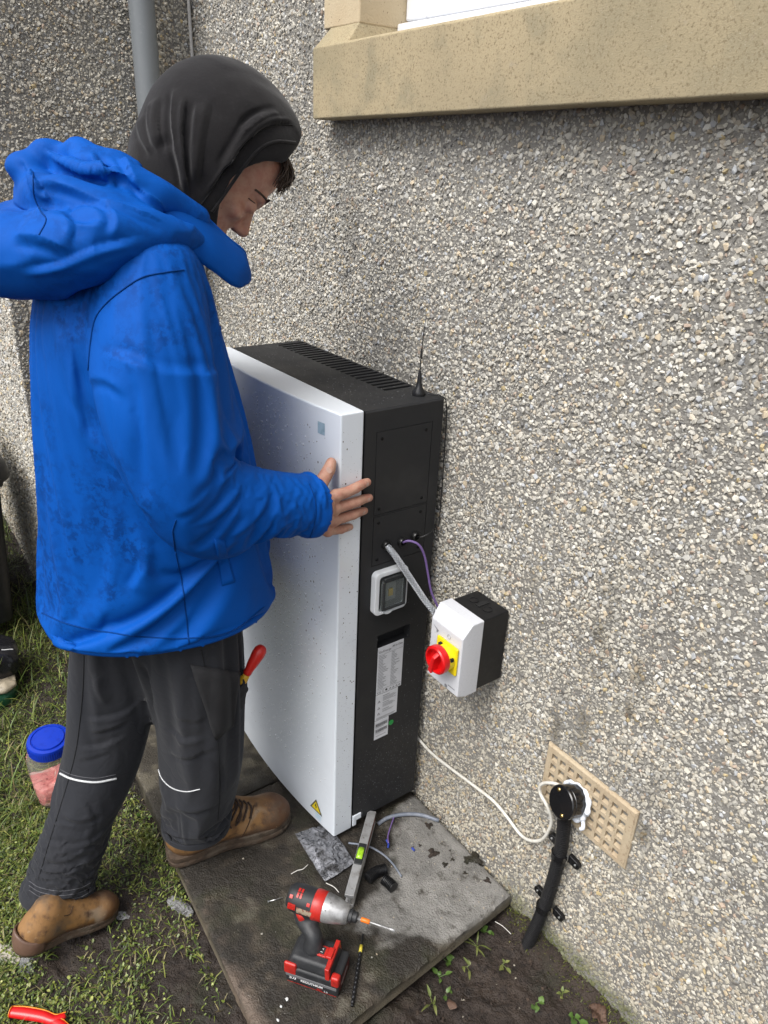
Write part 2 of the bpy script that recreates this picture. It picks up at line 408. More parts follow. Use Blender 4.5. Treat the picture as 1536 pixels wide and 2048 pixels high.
sb.add(sillmap(np.array([(-.487,-.053,1.795),(-.355,-.053,1.795),(-.375,-.008,1.84),(-.487,-.008,1.84),(-.487,.1,1.84),(-.375,.1,1.84),(-.487,.1,1.795),(-.355,.1,1.795)])),
       [(0,1,2,3),(3,2,5,4),(0,3,4,6),(1,7,5,2)]); sb.build('sill_stool', m_sand, house, bevel=.003)
jb = MB(); jb.box((-.512,-.012,1.836),(-.372,.16,2.75)); jb.build('window_jamb', m_sand2, house, bevel=.004)
jb = MB(); jb.box((-.512,-.010,2.75),(1.70,.16,2.95)); jb.build('window_lintel', m_sand2, house, bevel=.004)
jb = MB(); jb.box((1.56,-.012,1.836),(1.70,.16,2.75)); jb.build('window_jamb', m_sand2, house, bevel=.004)
win = MB(); T_ = lambda V: V
win.box((-.372,.085,1.818),(1.56,.155,1.846))
wf = win.build('window', m_upvc, house, bevel=.004)
fr = MB(); fr.box((-.37,.105,1.852),(-.30,.155,2.74)); fr.box((1.49,.105,1.852),(1.56,.155,2.74)); fr.box((-.30,.105,1.852),(1.49,.155,1.93)); fr.box((-.30,.105,2.67),(1.49,.155,2.74)); fr.box((.56,.106,1.93),(.63,.154,2.67))
fr.build('frame', m_upvc, wf, bevel=.005)
m_glass = mat('window_glass', (.05,.06,.07), .03, spec=.8)
for (a, b) in ((-.30,.56),(.63,1.49)):
    pn = MB(); pn.box((a,.128,1.93),(b,.134,2.67)); pn.build('pane', m_glass, wf)
back = MB(); back.box((-.5,.25,1.6),(1.6,.26,2.8)); back.build('room_wall', mat('dark_room',(.08,.08,.08),.9), house)

# downpipe and thin pipe in the corner
m_pipe = mat('grey_pipe_paint', (.20,.215,.225), .38, var=[(3,3,(.17,.185,.195),.4,.7),(90,4,(.25,.26,.265),.6,.8)])
dp = thing('downpipe', (-1.19,-.155,-.05), 'round grey rainwater downpipe in the corner between the two walls', 'pipe')
p0 = atX(287,60,-1.19); PY = float(p0[1])
t = MB(); t.cyl((-1.19,PY,-.05),(-1.19,PY,3.1),.0345,n=32); t.build('pipe', m_pipe, dp, smooth=False, autosmooth=50)
for z in (.55, 2.35):
    t = MB(); t.cyl((-1.19,PY,z),(-1.19,PY,z+.035),.040,n=32); t.box((-1.25,PY-.03,z+.008),(-1.19,PY+.03,z+.027)); t.build('bracket', m_pipe, dp, autosmooth=50)
t = MB(); ths = [(-1.236,-.014,z) for z in np.linspace(-.1,3.1,24)]; ths = np.array(ths); ths[:,0] += .004*np.sin(ths[:,2]*5); t.tube(ths,.0052,8)
tag(t.build('thin_pipe', mat('pale_grey_plastic',(.42,.41,.39),.5), None, smooth=True, loc=(-1.236,-.014,-.1)), 'thin pale grey cable running up the inner corner behind the hood', 'cable')

# ---------------------------------------------------------------- paving slabs
m_slab = mat('wet_concrete', (.2,.2,.2), .8, attr=('col','GEOMETRY'), var=[(45,5,(.035,.028,.02),.56,.75),(220,4,(.36,.33,.28),.67,.80),(500,2,(.04,.035,.03),.62,.75)], bump=[(60,.7,.006),(260,1.0,.004),(900,.6,.0015)], rvar=(14,.4,.85))
def slab(name, c4, label, seed, wet, h=.040, n=130):
    """c4: corners a b c d counter-clockwise from above, top at z = 0"""
    c4 = np.array(c4, float); u, v = np.meshgrid(np.linspace(0,1,n), np.linspace(0,1,n), indexing='ij')
    P = (c4[0]*((1-u)*(1-v))[...,None] + c4[1]*(u*(1-v))[...,None] + c4[2]*(u*v)[...,None] + c4[3]*((1-u)*v)[...,None])
    Pz = np.concatenate([P, 0*u[...,None]], -1)
    e = np.minimum(np.minimum(u,1-u), np.minimum(v,1-v))*.6
    ctr = c4.mean(0)
    z = .0022*fbm(Pz,12,3,seed) + .0012*fbm(Pz,70,2,seed+4) - .0035*np.exp(-e/.0035) - .008*np.exp(-e/.007)*smstep(.05,.25,fbm(Pz,24,3,seed+9)) + .0012*fbm(Pz,160,2,seed+6)
    Pz[...,2] = z
    V = [Pz.reshape(-1,3)]; idx = np.arange(n*n).reshape(n,n)
    Fs = [tuple(q) for q in np.stack([idx[:-1,:-1],idx[1:,:-1],idx[1:,1:],idx[:-1,1:]],-1).reshape(-1,4)]
    ring = np.concatenate([idx[:,0], idx[-1,1:], idx[-2::-1,-1], idx[0,-2:0:-1]])
    top = Pz.reshape(-1,3)[ring]; cnt = n*n; prev = ring; rows = 6
    for k in range(1, rows+1):
        q = top.copy(); q[:,2] = top[:,2]*(1-k/rows) - h*k/rows
        dirn = q[:,:2]-ctr; hx = np.abs(dirn).max(0); dirn = np.sign(dirn)*(np.abs(dirn)/hx > .97)
        q[:,:2] += dirn*(.001 + .005*fbm(q,26,3,seed+2))[:,None]
        V.append(q); cur = np.arange(cnt, cnt+len(ring)); cnt += len(ring)
        for i in range(len(ring)):
            j = (i+1) % len(ring); Fs.append((prev[j], prev[i], cur[i], cur[j]))
        prev = cur
    V = np.vstack(V)
    o = link_mesh(name, V, Fs, m_slab, None, autosmooth=38, loc=(*ctr, -h))
    set_col(o, wet(V)); return tag(o, label, 'paving slab')
def wet1(V):
    x, y = V[:,0], V[:,1]
    n1 = fbm(V,9,4,61); n2 = fbm(V,30,4,63)
    # the dry pale part: beside the wall, tapering off towards the corner
    lim = -.10 - .22*smstep(.02,.22,x)*smstep(.42,.30,x) + .30*smstep(.02,-.06,x)
    dry = smstep(-.035,.045, y - lim + .11*n1 + .05*n2 + .03*fbm(V,70,2,66))
    drk = np.array([.0185,.0145,.0100]); brn = np.array([.054,.042,.029]); lit = np.array([.26,.25,.232])
    n3 = fbm(V,55,3,67); c = drk + (brn-drk)*smstep(-.15,.45,n1+.55*n2+.5*n3)[:,None]
    lic = smstep(.18,.42,n2+.4*n3)*smstep(.05,.3,n1+.15); c = c*(1-.5*lic[:,None]) + .5*lic[:,None]*np.array([.12,.112,.085])
    gm = smstep(.1,.45,fbm(V,13,3,69)); c = c*(1-.35*gm[:,None]) + .35*gm[:,None]*np.array([.030,.034,.012])
    c = c*(1-dry[:,None]) + lit*(.80+.35*n2[:,None])*dry[:,None]
    edge = smstep(.0,-.03,V[:,2]); c = c*(1-edge[:,None]) + edge[:,None]*np.array([.16,.135,.095])*(1+.5*n2[:,None])
    led = np.exp(-((y+.640+.030*(x-.07)/.33*.5)/.020)**2)*smstep(-.25,.25,n1+.5*n2+.1); c = c*(1-.75*led[:,None]) + .75*led[:,None]*np.array([.17,.125,.095])
    return np.clip(c,.01,1)
def wet2(V):
    n1 = fbm(V,9,4,71); n2 = fbm(V,30,4,73)
    c = np.array([.036,.030,.021]) + (np.array([.115,.10,.07])-np.array([.036,.030,.021]))*smstep(-.1,.45,n1+.6*n2)[:,None]
    return np.clip(c,.01,1)
slab('paving_slab', [(-.262,-.632),(.402,-.662),(.366,-.012),(-.262,-.014)], 'wet concrete paving slab carrying the red power tool', 1, wet1)
slab('paving_slab', [(-.890,-.600),(-.268,-.628),(-.268,-.014),(-.890,-.014)], 'mossy concrete paving slab under the far end of the white cabinet', 2, wet2)

# ---------------------------------------------------------------- battery cabinet
m_dark = mat('charcoal_powder_coat', (.018,.0185,.020), .55, spec=.35, var=[(5,4,(.017,.0175,.019),.4,.7),(9,5,(.028,.028,.029),.60,.75),(60,5,(.026,.026,.027),.64,.8)], bump=[(1400,.2,.0008)], rvar=(8,.42,.62))
m_darktop = m_dark
m_white = mat('white_gloss_enamel', (.72,.765,.815), .26, var=[(7,5,(.67,.71,.76),.52,.75),(140,3,(.40,.36,.31),.745,.80)], Coat_Weight=.15, Coat_Roughness=.1)  # white enamel; the blue sky it reflects is tinted into the base colour
m_black = mat('black_plastic', (.007,.007,.008), .42, spec=.35, var=[(80,4,(.014,.014,.014),.5,.7)])
m_hole = mat('dark_interior', (.006,.006,.006), .9)
cab = thing('battery_cabinet', (-.3,-.15,0), 'tall home battery cabinet with white front cover and charcoal body against the wall', 'battery cabinet')
BX0, BX1, BY0, BY1, BZ0, BZ1 = -.602, 0.0, -.225, -.022, .032, 1.137
b = MB()
slots = []
for k in range(23):
    xk = -.572 + k*(.478/22.6); slots.append((xk-.0055, xk+.0055, -.106, -.030, .028))
# top with slots (rounded towards the back edges by the bevelled shell below)
b.plate(BX0+.004, BX1-.004, BY0, BY1-.004, slots, lambda u,v,w: (u,v,BZ1+w))
side_holes = [(-.197,-.052,.903,1.090,.0035),(-.197,-.052,.781,.900,.0035),(-.172,-.076,.292,.590,.006)]
side_holes = [(-.197,-.052,.903,1.090,.0035),(-.197,-.052,.781,.900,.0035),(-.172,-.076,.552,.591,.024)]
b.plate(BY0, BY1-.004, BZ0, BZ1-.004, side_holes, lambda u,v,w: (BX1+w,u,v))
# remaining shell: far side, back, bottom, front, chamfer strips
y0,y1,z0,z1 = BY0,BY1,BZ0,BZ1
b.add([(BX0,y0,z0),(BX0,y1-.004,z0),(BX0,y1-.004,z1-.004),(BX0,y0,z1-.004)],[(0,3,2,1)])
b.add([(BX0+.004,y1,z0),(BX1-.004,y1,z0),(BX1-.004,y1,z1-.004),(BX0+.004,y1,z1-.004)],[(0,3,2,1)])
b.add([(BX0,y0,z0),(BX1,y0,z0),(BX1,y1,z0),(BX0,y1,z0)],[(0,3,2,1)])
b.add([(BX0,y0,z0),(BX1,y0,z0),(BX1,y0,z1-.004),(BX0,y0,z1-.004)],[(0,1,2,3)])
b.add([(BX1,y0,z1-.004),(BX1,y1-.004,z1-.004),(BX1-.004,y1-.004,z1),(BX1-.004,y0,z1)],[(0,1,2,3)])
b.add([(BX0,y0,z1-.004),(BX0,y1-.004,z1-.004),(BX0+.004,y1-.004,z1),(BX0+.004,y0,z1)],[(3,2,1,0)])
b.add([(BX0+.004,y1,z1-.004),(BX1-.004,y1,z1-.004),(BX1-.004,y1-.004,z1),(BX0+.004,y1-.004,z1)],[(0,3,2,1)[::-1]])
b.add([(BX1,y1-.004,z0),(BX1-.004,y1,z0),(BX1-.004,y1,z1-.004),(BX1,y1-.004,z1-.004)],[(0,1,2,3)])
b.add([(BX0,y1-.004,z0),(BX0+.004,y1,z0),(BX0+.004,y1,z1-.004),(BX0,y1-.004,z1-.004)],[(3,2,1,0)])
body = b.build('body', m_dark, cab)
t = MB(); t.box((BX0+.03,BY0+.02,.0),(BX1-.03,BY1-.01,BZ0)); t.build('plinth', m_black, cab)
t = MB(); t.box((BX0+.012,BY0-.004,BZ0+.004),(BX1-.005,BY0+.004,BZ1-.006)); t.build('seal_strip', m_hole, cab)
# bowed front cover, swept in plan: a thin folded sheet with a flat right return
CY0, CZ0, CZ1 = -.229, .016, 1.140
n = 48; xs_ = np.linspace(BX0-.001, BX1+.001, n)
def bow(x):
    t_ = (x+.301)/.301; return -.283 - .024*np.clip(1-t_*t_,0,1)
prof = [(x, bow(x)) for x in xs_]
V = []; 
for z in (CZ0, CZ1):
    for (x, y) in prof: V.append((x, y, z))
k0 = len(prof)
V += [(x, CY0, z) for z in (CZ0, CZ1) for x in xs_]
Fs = [(i, i+1, k0+i+1, k0+i) for i in range(k0-1)]                       # front
Fs += [(k0+i, k0+i+1, 3*k0+i+1, 3*k0+i) for i in range(k0-1)]           # top
Fs += [(i+1, i, 2*k0+i, 2*k0+i+1) for i in range(k0-1)]                 # bottom
Fs += [(k0-1, 2*k0+k0-1, 3*k0+k0-1, 2*k0-1), (0, k0, 3*k0, 2*k0)]       # sides
Fs += [(2*k0+i, 2*k0+i+1, 3*k0+i+1, 3*k0+i)[::-1] for i in range(k0-1)]
cover = link_mesh('front_cover', V, Fs, m_white, cab, bevel=.0035, segs=3)
# a cable-tie tab left at the cover's foot
t = MB(); t.box((-.004,-.226,.036),(.003,-.200,.055)); t.box((-.003,-.226,.018),(.002,-.214,.037)); t.build('tab', m_white, cover, bevel=.002)
m_screw = mat('black_screw', (.02,.02,.021), .25, metal=.8)
for i, hl in enumerate(side_holes[:2]):
    t = MB(); t.box((-.0034,hl[0]+.0012,hl[2]+.0012),(.0002,hl[1]-.0012,hl[3]-.0012)); pnl = t.build('side_panel', m_dark, cab, bevel=.0006)
    for yy in (hl[0]+.014, hl[1]-.017):
        for zz in (hl[2]+.014, hl[3]-.016):
            t = MB(); t.lathe([(.0034,-.0001),(.0034,.0007),(.0026,.0013),(.0012,.0013),(.0011,.0006)], (.0002,yy,zz), (1,0,0), 12); t.build('screw', m_screw, pnl, smooth=False)
m_gland = mat('black_gland', (.010,.010,.010), .3)
GL = [(-.161,.826),(-.118,.822),(-.080,.826)]
for (yy, zz) in GL:
    t = MB(); t.lathe([(.0115,0),(.0115,.005),(.0095,.0085),(.0075,.0085),(.0065,.001)], (.0003,yy,zz), (1,0,0), 20); t.build('cable_gland', m_gland, cab, autosmooth=40)
# breaker enclosure: white frame, smoked hinged window, catch
brk = MB()
def rrect(y0,y1,z0,z1,r,n=5):
    out = []
    for (cy,cz,a0) in ((y1-r,z0+r,-90),(y1-r,z1-r,0),(y0+r,z1-r,90),(y0+r,z0+r,180)):
        for k in range(n+1):
            a = math.radians(a0+90*k/n); out.append((cy+r*math.cos(a), cz+r*math.sin(a)))
    return out
mpX = lambda u,v,w: (w,u,v)
m_frame = mat('white_abs', (.72,.74,.76), .35)
fo = rrect(-.196,-.106,.660,.768,.012); fi = rrect(-.184,-.112,.668,.757,.008)
nn = len(fo); V = [(.0005,*p) for p in fo]+[(.017,*p) for p in fo]+[(.017,*p) for p in fi]+[(.004,*p) for p in fi]
Fs = [(i,(i+1)%nn,nn+(i+1)%nn,nn+i) for i in range(nn)]+[(nn+i,nn+(i+1)%nn,2*nn+(i+1)%nn,2*nn+i) for i in range(nn)]+[(2*nn+i,2*nn+(i+1)%nn,3*nn+(i+1)%nn,3*nn+i) for i in range(nn)]
bk = link_mesh('breaker_box', V, Fs, m_frame, cab, bevel=.0018)
t = MB(); t.box((.002,-.184,.668),(.005,-.112,.757)); t.build('back_plate', mat('grey_din_plate',(.10,.105,.105),.6), bk)
t = MB(); t.box((.005,-.172,.690),(.013,-.137,.742)); t.build('breaker', mat('breaker_grey',(.30,.31,.30),.5), bk, bevel=.001)
t = MB(); t.box((.013,-.160,.704),(.018,-.148,.722)); t.build('toggle', mat('breaker_yellow',(.42,.30,.05),.5), bk, bevel=.001)
m_smoke = mat('clear_hinged_plastic', (.62,.66,.65), .06, Transmission_Weight=.9, IOR=1.15)
t = MB(); t.prism(rrect(-.181,-.115,.671,.745,.006), mpX, .0175, .0215); t.build('window', m_smoke, bk, autosmooth=30)
t = MB(); t.prism(rrect(-.176,-.120,.744,.754,.003), mpX, .0165, .024); t.box((.0165,-.178,.672),(.0235,-.173,.744)); t.box((.0165,-.120,.672),(.0235,-.115,.744)); t.box((.0165,-.173,.672),(.0235,-.120,.677)); t.build('window_rim', mat('smoked_rim',(.03,.032,.033),.25), bk, bevel=.001)
t = MB(); t.prism([(-.160+.012*math.cos(a),.667+.008*math.sin(a)) for a in np.linspace(math.pi,2*math.pi,10)], mpX, .0172, .020); t.build('catch', m_frame, bk)
# printed labels
m_lab = mat('label_paper', (.62,.63,.66), .42, var=[(30,3,(.55,.56,.59),.4,.7)])
m_ink = mat('label_ink', (.03,.03,.035), .5)
m_ink2 = mat('label_ink_grey', (.22,.225,.24), .5)
def lab(y0,y1,z0,z1,name='label'):
    t = MB(); t.box((.0004,y0,z0),(.0010,y1,z1)); return t.build(name, m_lab, cab)
def rows(par, spec, m=m_ink2, name='print'):
    t = MB()
    for (y0,y1,z0,z1) in spec: t.add([(.00125,y0,z0),(.00125,y1,z0),(.00125,y1,z1),(.00125,y0,z1)],[(0,1,2,3)])
    return t.build(name, m, par)
UXS, UYS = (0,1,0), (0,0,1)
l1 = lab(-.169,-.094,.418,.556); sp = []
zz = .529
for k in range(23):
    w = rnd.uniform(.012,.030); sp.append((-.166,-.166+w,zz,zz+.0017)); w2 = rnd.uniform(.008,.026); sp.append((-.1285,-.1285+w2,zz,zz+.0017)); zz -= .0043
rows(l1, sp); 
for z_ in (.5335,.4305): rows(l1, [(-.167,-.096,z_,z_+.0006)], m_ink)
text_mesh('print', 'GivEnergy', .0088, m_ink, l1, (.0012,-.1665,.5395), UXS, UYS)
text_mesh('print', 'All in One', .0072, m_ink, l1, (.0012,-.1275,.5445), UXS, UYS, bold=.0001)
text_mesh('print', 'CE', .0095, m_ink, l1, (.0012,-.1665,.4205), UXS, UYS)
text_mesh('print', 'UK\nCA', .0042, m_ink, l1, (.0012,-.152,.4255), UXS, UYS)
t = MB(); t.lathe([(.0032,0),(.0032,.0002)], (.0011,-.139,.4245), (1,0,0), 14); t.build('print', m_ink, l1)
def tri(par, y, z, s, m=m_ink):
    t = MB(); o_ = [(y-s,z),(y+s,z),(y,z+1.75*s)]; q = [(y-.55*s,z+.28*s),(y+.55*s,z+.28*s),(y,z+1.2*s)]
    t.add([(.00125,*p) for p in o_]+[(.00125,*p) for p in q],[(0,1,4,3),(1,2,5,4),(2,0,3,5)]); t.build('print', m, par)
for yy in (-.127,-.118,-.108,-.100): tri(l1, yy, .4215, .0033)
l2 = lab(-.169,-.103,.339,.4165); sp = []
for (zt, nr) in ((.404,5),(.383,4),(.362,2)):
    sp.append((-.148,-.128,zt+.004,zt+.0058))
    for k in range(nr): sp.append((-.148,-.148+rnd.uniform(.028,.041),zt-.0027*k,zt-.0027*k+.0011))
sp.append((-.166,-.108,.3445,.346)); sp.append((-.166,-.112,.3415,.343)); rows(l2, sp)
for z_ in (.392,.372,.355): tri(l2, -.159, z_, .0042)
l3 = lab(-.169,-.127,.279,.3375); sp = []
for zb in (.318,.300):
    y = -.166
    while y < -.131:
        w = rnd.choice((.0005,.0008,.0013)); sp.append((y,y+w,zb,zb+.010)); y += w + rnd.choice((.0005,.0009))
rows(l3, sp, m_ink); rows(l3, [(-.166,-.140,.315,.3162),(-.166,-.140,.297,.2982),(-.164,-.134,.288,.2892)])
t = MB(); t.lathe([(.0075,0),(.0075,.0006)], (.0004,-.118,.312), (1,0,0), 24); t.build('green_dot', mat('green_sticker',(.01,.26,.05),.5), cab)
# stickers on the front
def onfront(x, z, off): return (x, float(bow(x))-off, z)
t = MB(); q = [(-.068,1.1095),(-.046,1.1095),(-.046,1.0845),(-.068,1.0845)]; t.add([onfront(x,z,.0006) for x,z in q],[(3,2,1,0)[::-1]]); t.build('blue_tape', mat('pale_blue_tape',(.33,.45,.53),.45,var=[(80,3,(.20,.30,.37),.45,.7)]), cover)
m_yel = mat('warning_yellow', (.75,.58,.02), .4)
t = MB(); t.add([onfront(x,z,.0006) for x,z in [(-.094,.050),(-.044,.050),(-.069,.092)]],[(0,1,2)]); ws = t.build('warning_sticker', m_ink, cover)
t = MB(); t.add([onfront(x,z,.0010) for x,z in [(-.087,.0545),(-.051,.0545),(-.069,.085)]],[(0,1,2)]); t.build('yellow_field', m_yel, ws)
t = MB(); t.add([onfront(x,z,.0014) for x,z in [(-.070,.078),(-.073,.066),(-.0695,.067),(-.070,.058),(-.065,.070),(-.0685,.069),(-.067,.078)]],[tuple(range(7))]); t.build('bolt_mark', m_ink, ws)
t = MB(); t.add([onfront(x,z,.0006) for x,z in [(-.072,.047),(-.050,.047),(-.050,.029),(-.072,.029)]],[(0,1,2,3)[::-1]]); t.build('blue_tape', mat('faint_blue_tape',(.45,.57,.66),.4), cover)
# rain on the cover, the top and the side; mud specks on the cover
m_drop = mat('rain_water', (.95,.97,1.0), .02, Transmission_Weight=.55, IOR=1.33)
hemi_V = [(0,0,1)] + [(math.sin(p)*math.cos(a), math.sin(p)*math.sin(a), math.cos(p)) for p in (.75,1.45) for a in np.linspace(0,2*math.pi,7)[:-1]]
hemi_F = [(0,1+i,1+(i+1)%6) for i in range(6)] + [(1+i,7+i,7+(i+1)%6,1+(i+1)%6) for i in range(6)]
hemi_V = np.array(hemi_V)
def drops(name, spec, m, parent, flat=.55):
    VV = []; FF = []; o = 0
    for (P, nrm, r, stretch) in spec:
        d, a, bb = frame_of(nrm); VV.append(np.asarray(P) + r*(hemi_V[:,:1]*a + stretch*hemi_V[:,1:2]*bb + flat*hemi_V[:,2:]*d)); FF += [tuple(i+o for i in q) for q in hemi_F]; o += len(hemi_V)
    ob = link_mesh(name, np.vstack(VV), FF, m, parent, smooth=True); return tag(ob, kind='stuff')
sp = []
while len(sp) < 2800:
    x = RS.uniform(-.6,-.03); z = RS.uniform(.12,1.12)
    dens = np.exp(-((x+.22)/.13)**2)*(.35+.65*np.exp(-((z-.80)/.33)**2))*(.4+1.2*max(0,fbm(np.array([x,0,z]),11,3,91)+.35))
    if RS.rand() < dens:
        r = RS.uniform(.0007,.0014) if RS.rand() < .78 else RS.uniform(.0015,.0027)
        sp.append((onfront(x,z,.0), (0,-1,0), r, 1.15))
for k in range(260):
    z = RS.uniform(.05,1.1)**1.0; sp.append(((.0012,RS.uniform(-.28,-.232),z),(1,0,0),RS.uniform(.0005,.0010),1.1))
drops('rain_drops', sp, m_drop, cover)
sp = [((RS.uniform(-.58,-.02),RS.uniform(-.215,-.03),BZ1),(0,0,1),RS.uniform(.0005,.0012),1.0) for k in range(420)]
sp = [s for s in sp if not any(h[0]-.002 < s[0][0] < h[1]+.002 and h[2] < s[0][1] < h[3] for h in slots)]
for k in range(800):
    z = .04 + abs(RS.normal(0,.30)); 
    if z > .74: continue
    y = RS.uniform(-.215,-.03)
    if z > .26 and y < -.09 and RS.rand() < .9: continue
    sp.append(((.0001,y,z),(1,0,0),RS.uniform(.0003,.0009),1.1))
drops('rain_drops', sp, mat('rain_water_on_black',(.45,.47,.50),.05,Transmission_Weight=.6,IOR=1.33), body)
m_mud = mat('mud_specks', (.05,.028,.014), .8)
sp = []
for k in range(75):
    x = -.05 - abs(RS.normal(0,.055)); z = RS.choice([RS.uniform(.55,.80),RS.uniform(.3,1.1)]); sp.append((onfront(x,z,0),(0,-1,0),RS.uniform(.0007,.0021),RS.uniform(.8,1.7)))
for k in range(60): sp.append(((.0011,-.229-abs(RS.uniform(0,.052)),RS.uniform(.05,1.12)),(1,0,0),RS.uniform(.0005,.0016),RS.uniform(.7,1.6)))
drops('mud_specks', sp, m_mud, cover, .3)

# aerial standing on the cabinet
AX, AY, AZ = -.042, -.061, BZ1
an = thing('aerial', (AX,AY,AZ), 'small black whip aerial standing on top of the cabinet', 'aerial')
m_rub = mat('black_rubber', (.011,.011,.012), .35)
t = MB(); t.lathe([(.0145,0),(.0148,.003),(.0140,.009),(.0075,.017),(.0052,.028),(.0040,.045),(.0028,.050)], (AX,AY,AZ), (0,0,1), 28); t.build('base', m_rub, an, autosmooth=60)
t = MB(); t.tube([(AX,AY,AZ+.05),(AX-.001,AY+.001,AZ+.085),(AX+.002,AY+.001,AZ+.125),(AX+.006,AY+.002,AZ+.163)], [.0013,.0011,.0010,.0008], 8); t.build('whip', m_rub, an, smooth=True)
hel = [(AX-.0005+.0022*math.cos(a), AY+.001+.0022*math.sin(a), AZ+.078+.016*a/(14*math.pi)) for a in np.linspace(0,14*math.pi,100)]
t = MB(); t.tube(hel,.0008,6); t.build('coil', m_rub, an, smooth=True)
t = MB(); t.tube(catmull([(AX+.01,AY+.008,AZ+.004),(AX+.022,AY+.025,AZ+.003),(AX+.030,AY+.034,AZ+.002),(AX+.042,AY+.044,AZ-.02),(AX+.044,AY+.047,AZ-.15),(AX+.046,AY+.046,AZ-.29),(.012,-.030,.845),(.022,-.055,.838),(.016,-.074,.829),(.004,-.080,.826)],8),.0014,6); t.build('lead', m_rub, an, smooth=True)

# ---------------------------------------------------------------- rotary isolator on the wall
m_grey = mat('light_grey_abs', (.60,.61,.64), .42, var=[(200,3,(.50,.51,.53),.55,.8)], bump=[(700,.08,.0005)])
SX0, SX1, SZ0, SZ1 = .134, .240, .553, .735
iso = thing('isolator_switch', (.19,-.01,.55), 'grey rotary isolator with red knob on a yellow plate, wall-mounted', 'switch')
t = MB(); t.box((SX0+.003,-.078,SZ0+.003),(SX1-.003,-.004,SZ1-.003)); bb = t.build('back_box', m_black, iso, bevel=.003)
for xk in (.165,.208):
    t = MB(); t.lathe([(.011,0),(.011,.0012),(.009,.0012),(.009,.0004)], (xk,-.040,SZ1-.003), (0,0,1), 20); t.build('knockout', m_black, bb)
t = MB(); t.box((.180,-.050,SZ1-.0029),(.192,-.018,SZ1-.0015)); t.build('slot', m_hole, bb)
c = MB(); ch = .022
c.add([(SX0,-.078,SZ0),(SX1,-.078,SZ0),(SX1,-.078,SZ1),(SX0,-.078,SZ1),
       (SX0,-.110,SZ0),(SX1,-.110,SZ0),(SX1,-.110,SZ1),(SX0,-.110,SZ1),
       (SX0+.003,-.132,SZ0+.006),(SX1-.003,-.132,SZ0+.006),(SX1-.003,-.132,SZ1-.030),(SX0+.003,-.132,SZ1-.030)],
      [(0,4,5,1),(1,5,6,2),(2,6,7,3),(3,7,4,0),(4,8,9,5),(5,9,10,6),(6,10,11,7),(7,11,8,4),(8,11,10,9),(0,1,2,3)])
cv = c.build('cover', m_grey, iso, bevel=.0025, segs=3)
FY = -.132
t = MB(); t.lathe([(.0055,-.001),(.0055,.0010),(.0042,.0010),(.0038,-.0005)], (.196,FY,.690), (0,-1,0), 20); t.build('lid_screw', mat('grey_screw',(.36,.37,.39),.4), cv)
t = MB(); t.lathe([(.0045,0),(.0045,.0006)], (.200,FY,.566), (0,-1,0), 16); t.build('mark', m_ink2, cv)
t = MB(); q = [(.146,.712),(.166,.704),(.160,.697),(.158,.6995),(.1585,.703)]; 
t.add([(x-.002,FY-.0008,z-.018) for x,z in q],[tuple(range(len(q)))[::-1]]); t.build('arrow_mark', m_ink2, cv)
t = MB(); t.add([(.206,FY-.0005,.571),(.228,FY-.0005,.571),(.228,FY-.0005,.5735),(.206,FY-.0005,.5735)],[(0,1,2,3)]); t.build('print', m_ink2, cv)
m_ypl = mat('signal_yellow', (.80,.62,.01), .35)
YC = (.198,.645)
t = MB(); t.box((YC[0]-.033,FY-.007,YC[1]-.034),(YC[0]+.033,FY-.0005,YC[1]+.034)); pl = t.build('yellow_plate', m_ypl, iso, bevel=.003)
t = MB(); t.lathe([(.0305,0),(.0295,.014),(.0285,.014)], (YC[0],FY-.007,YC[1]), (0,-1,0), 36); t.build('collar', m_ypl, pl, autosmooth=40)
for a in (20,200,110):
    a = math.radians(a); xx, zz = YC[0]+.0297*math.cos(a), YC[1]+.0297*math.sin(a)
    t = MB(); t.box((xx-.0035,FY-.019,zz-.0035),(xx+.0035,FY-.012,zz+.0035)); t.build('padlock_slot', m_hole, pl)
m_red = mat('signal_red', (.62,.006,.008), .3, var=[(90,3,(.5,.005,.006),.5,.8)])
kb = MB(); kb.lathe([(.0300,0),(.0315,.004),(.0315,.015),(.0290,.018),(.0255,.018),(.0235,.008),(.004,.007)], (YC[0],FY-.020,YC[1]), (0,-1,0), 40)
kn = kb.build('knob', m_red, iso, autosmooth=38)
t = MB(); dirv = np.array([-.28,0,-.96]); dirv /= np.linalg.norm(dirv); perp = np.array([dirv[2],0,-dirv[0]])
def kp(l, w, d): return np.array([YC[0],FY-.020-d,YC[1]]) + dirv*l + perp*w
t.add([kp(-.030,-.0055,.006),kp(.030,-.0075,.006),kp(.030,.0075,.006),kp(-.030,.0055,.006),kp(-.012,-.0045,.025),kp(.034,-.0058,.022),kp(.034,.0058,.022),kp(-.012,.0045,.025)],[(0,3,2,1),(4,5,6,7),(0,1,5,4),(1,2,6,5),(2,3,7,6),(3,0,4,7)]); t.build('grip', m_red, kn, bevel=.0015)

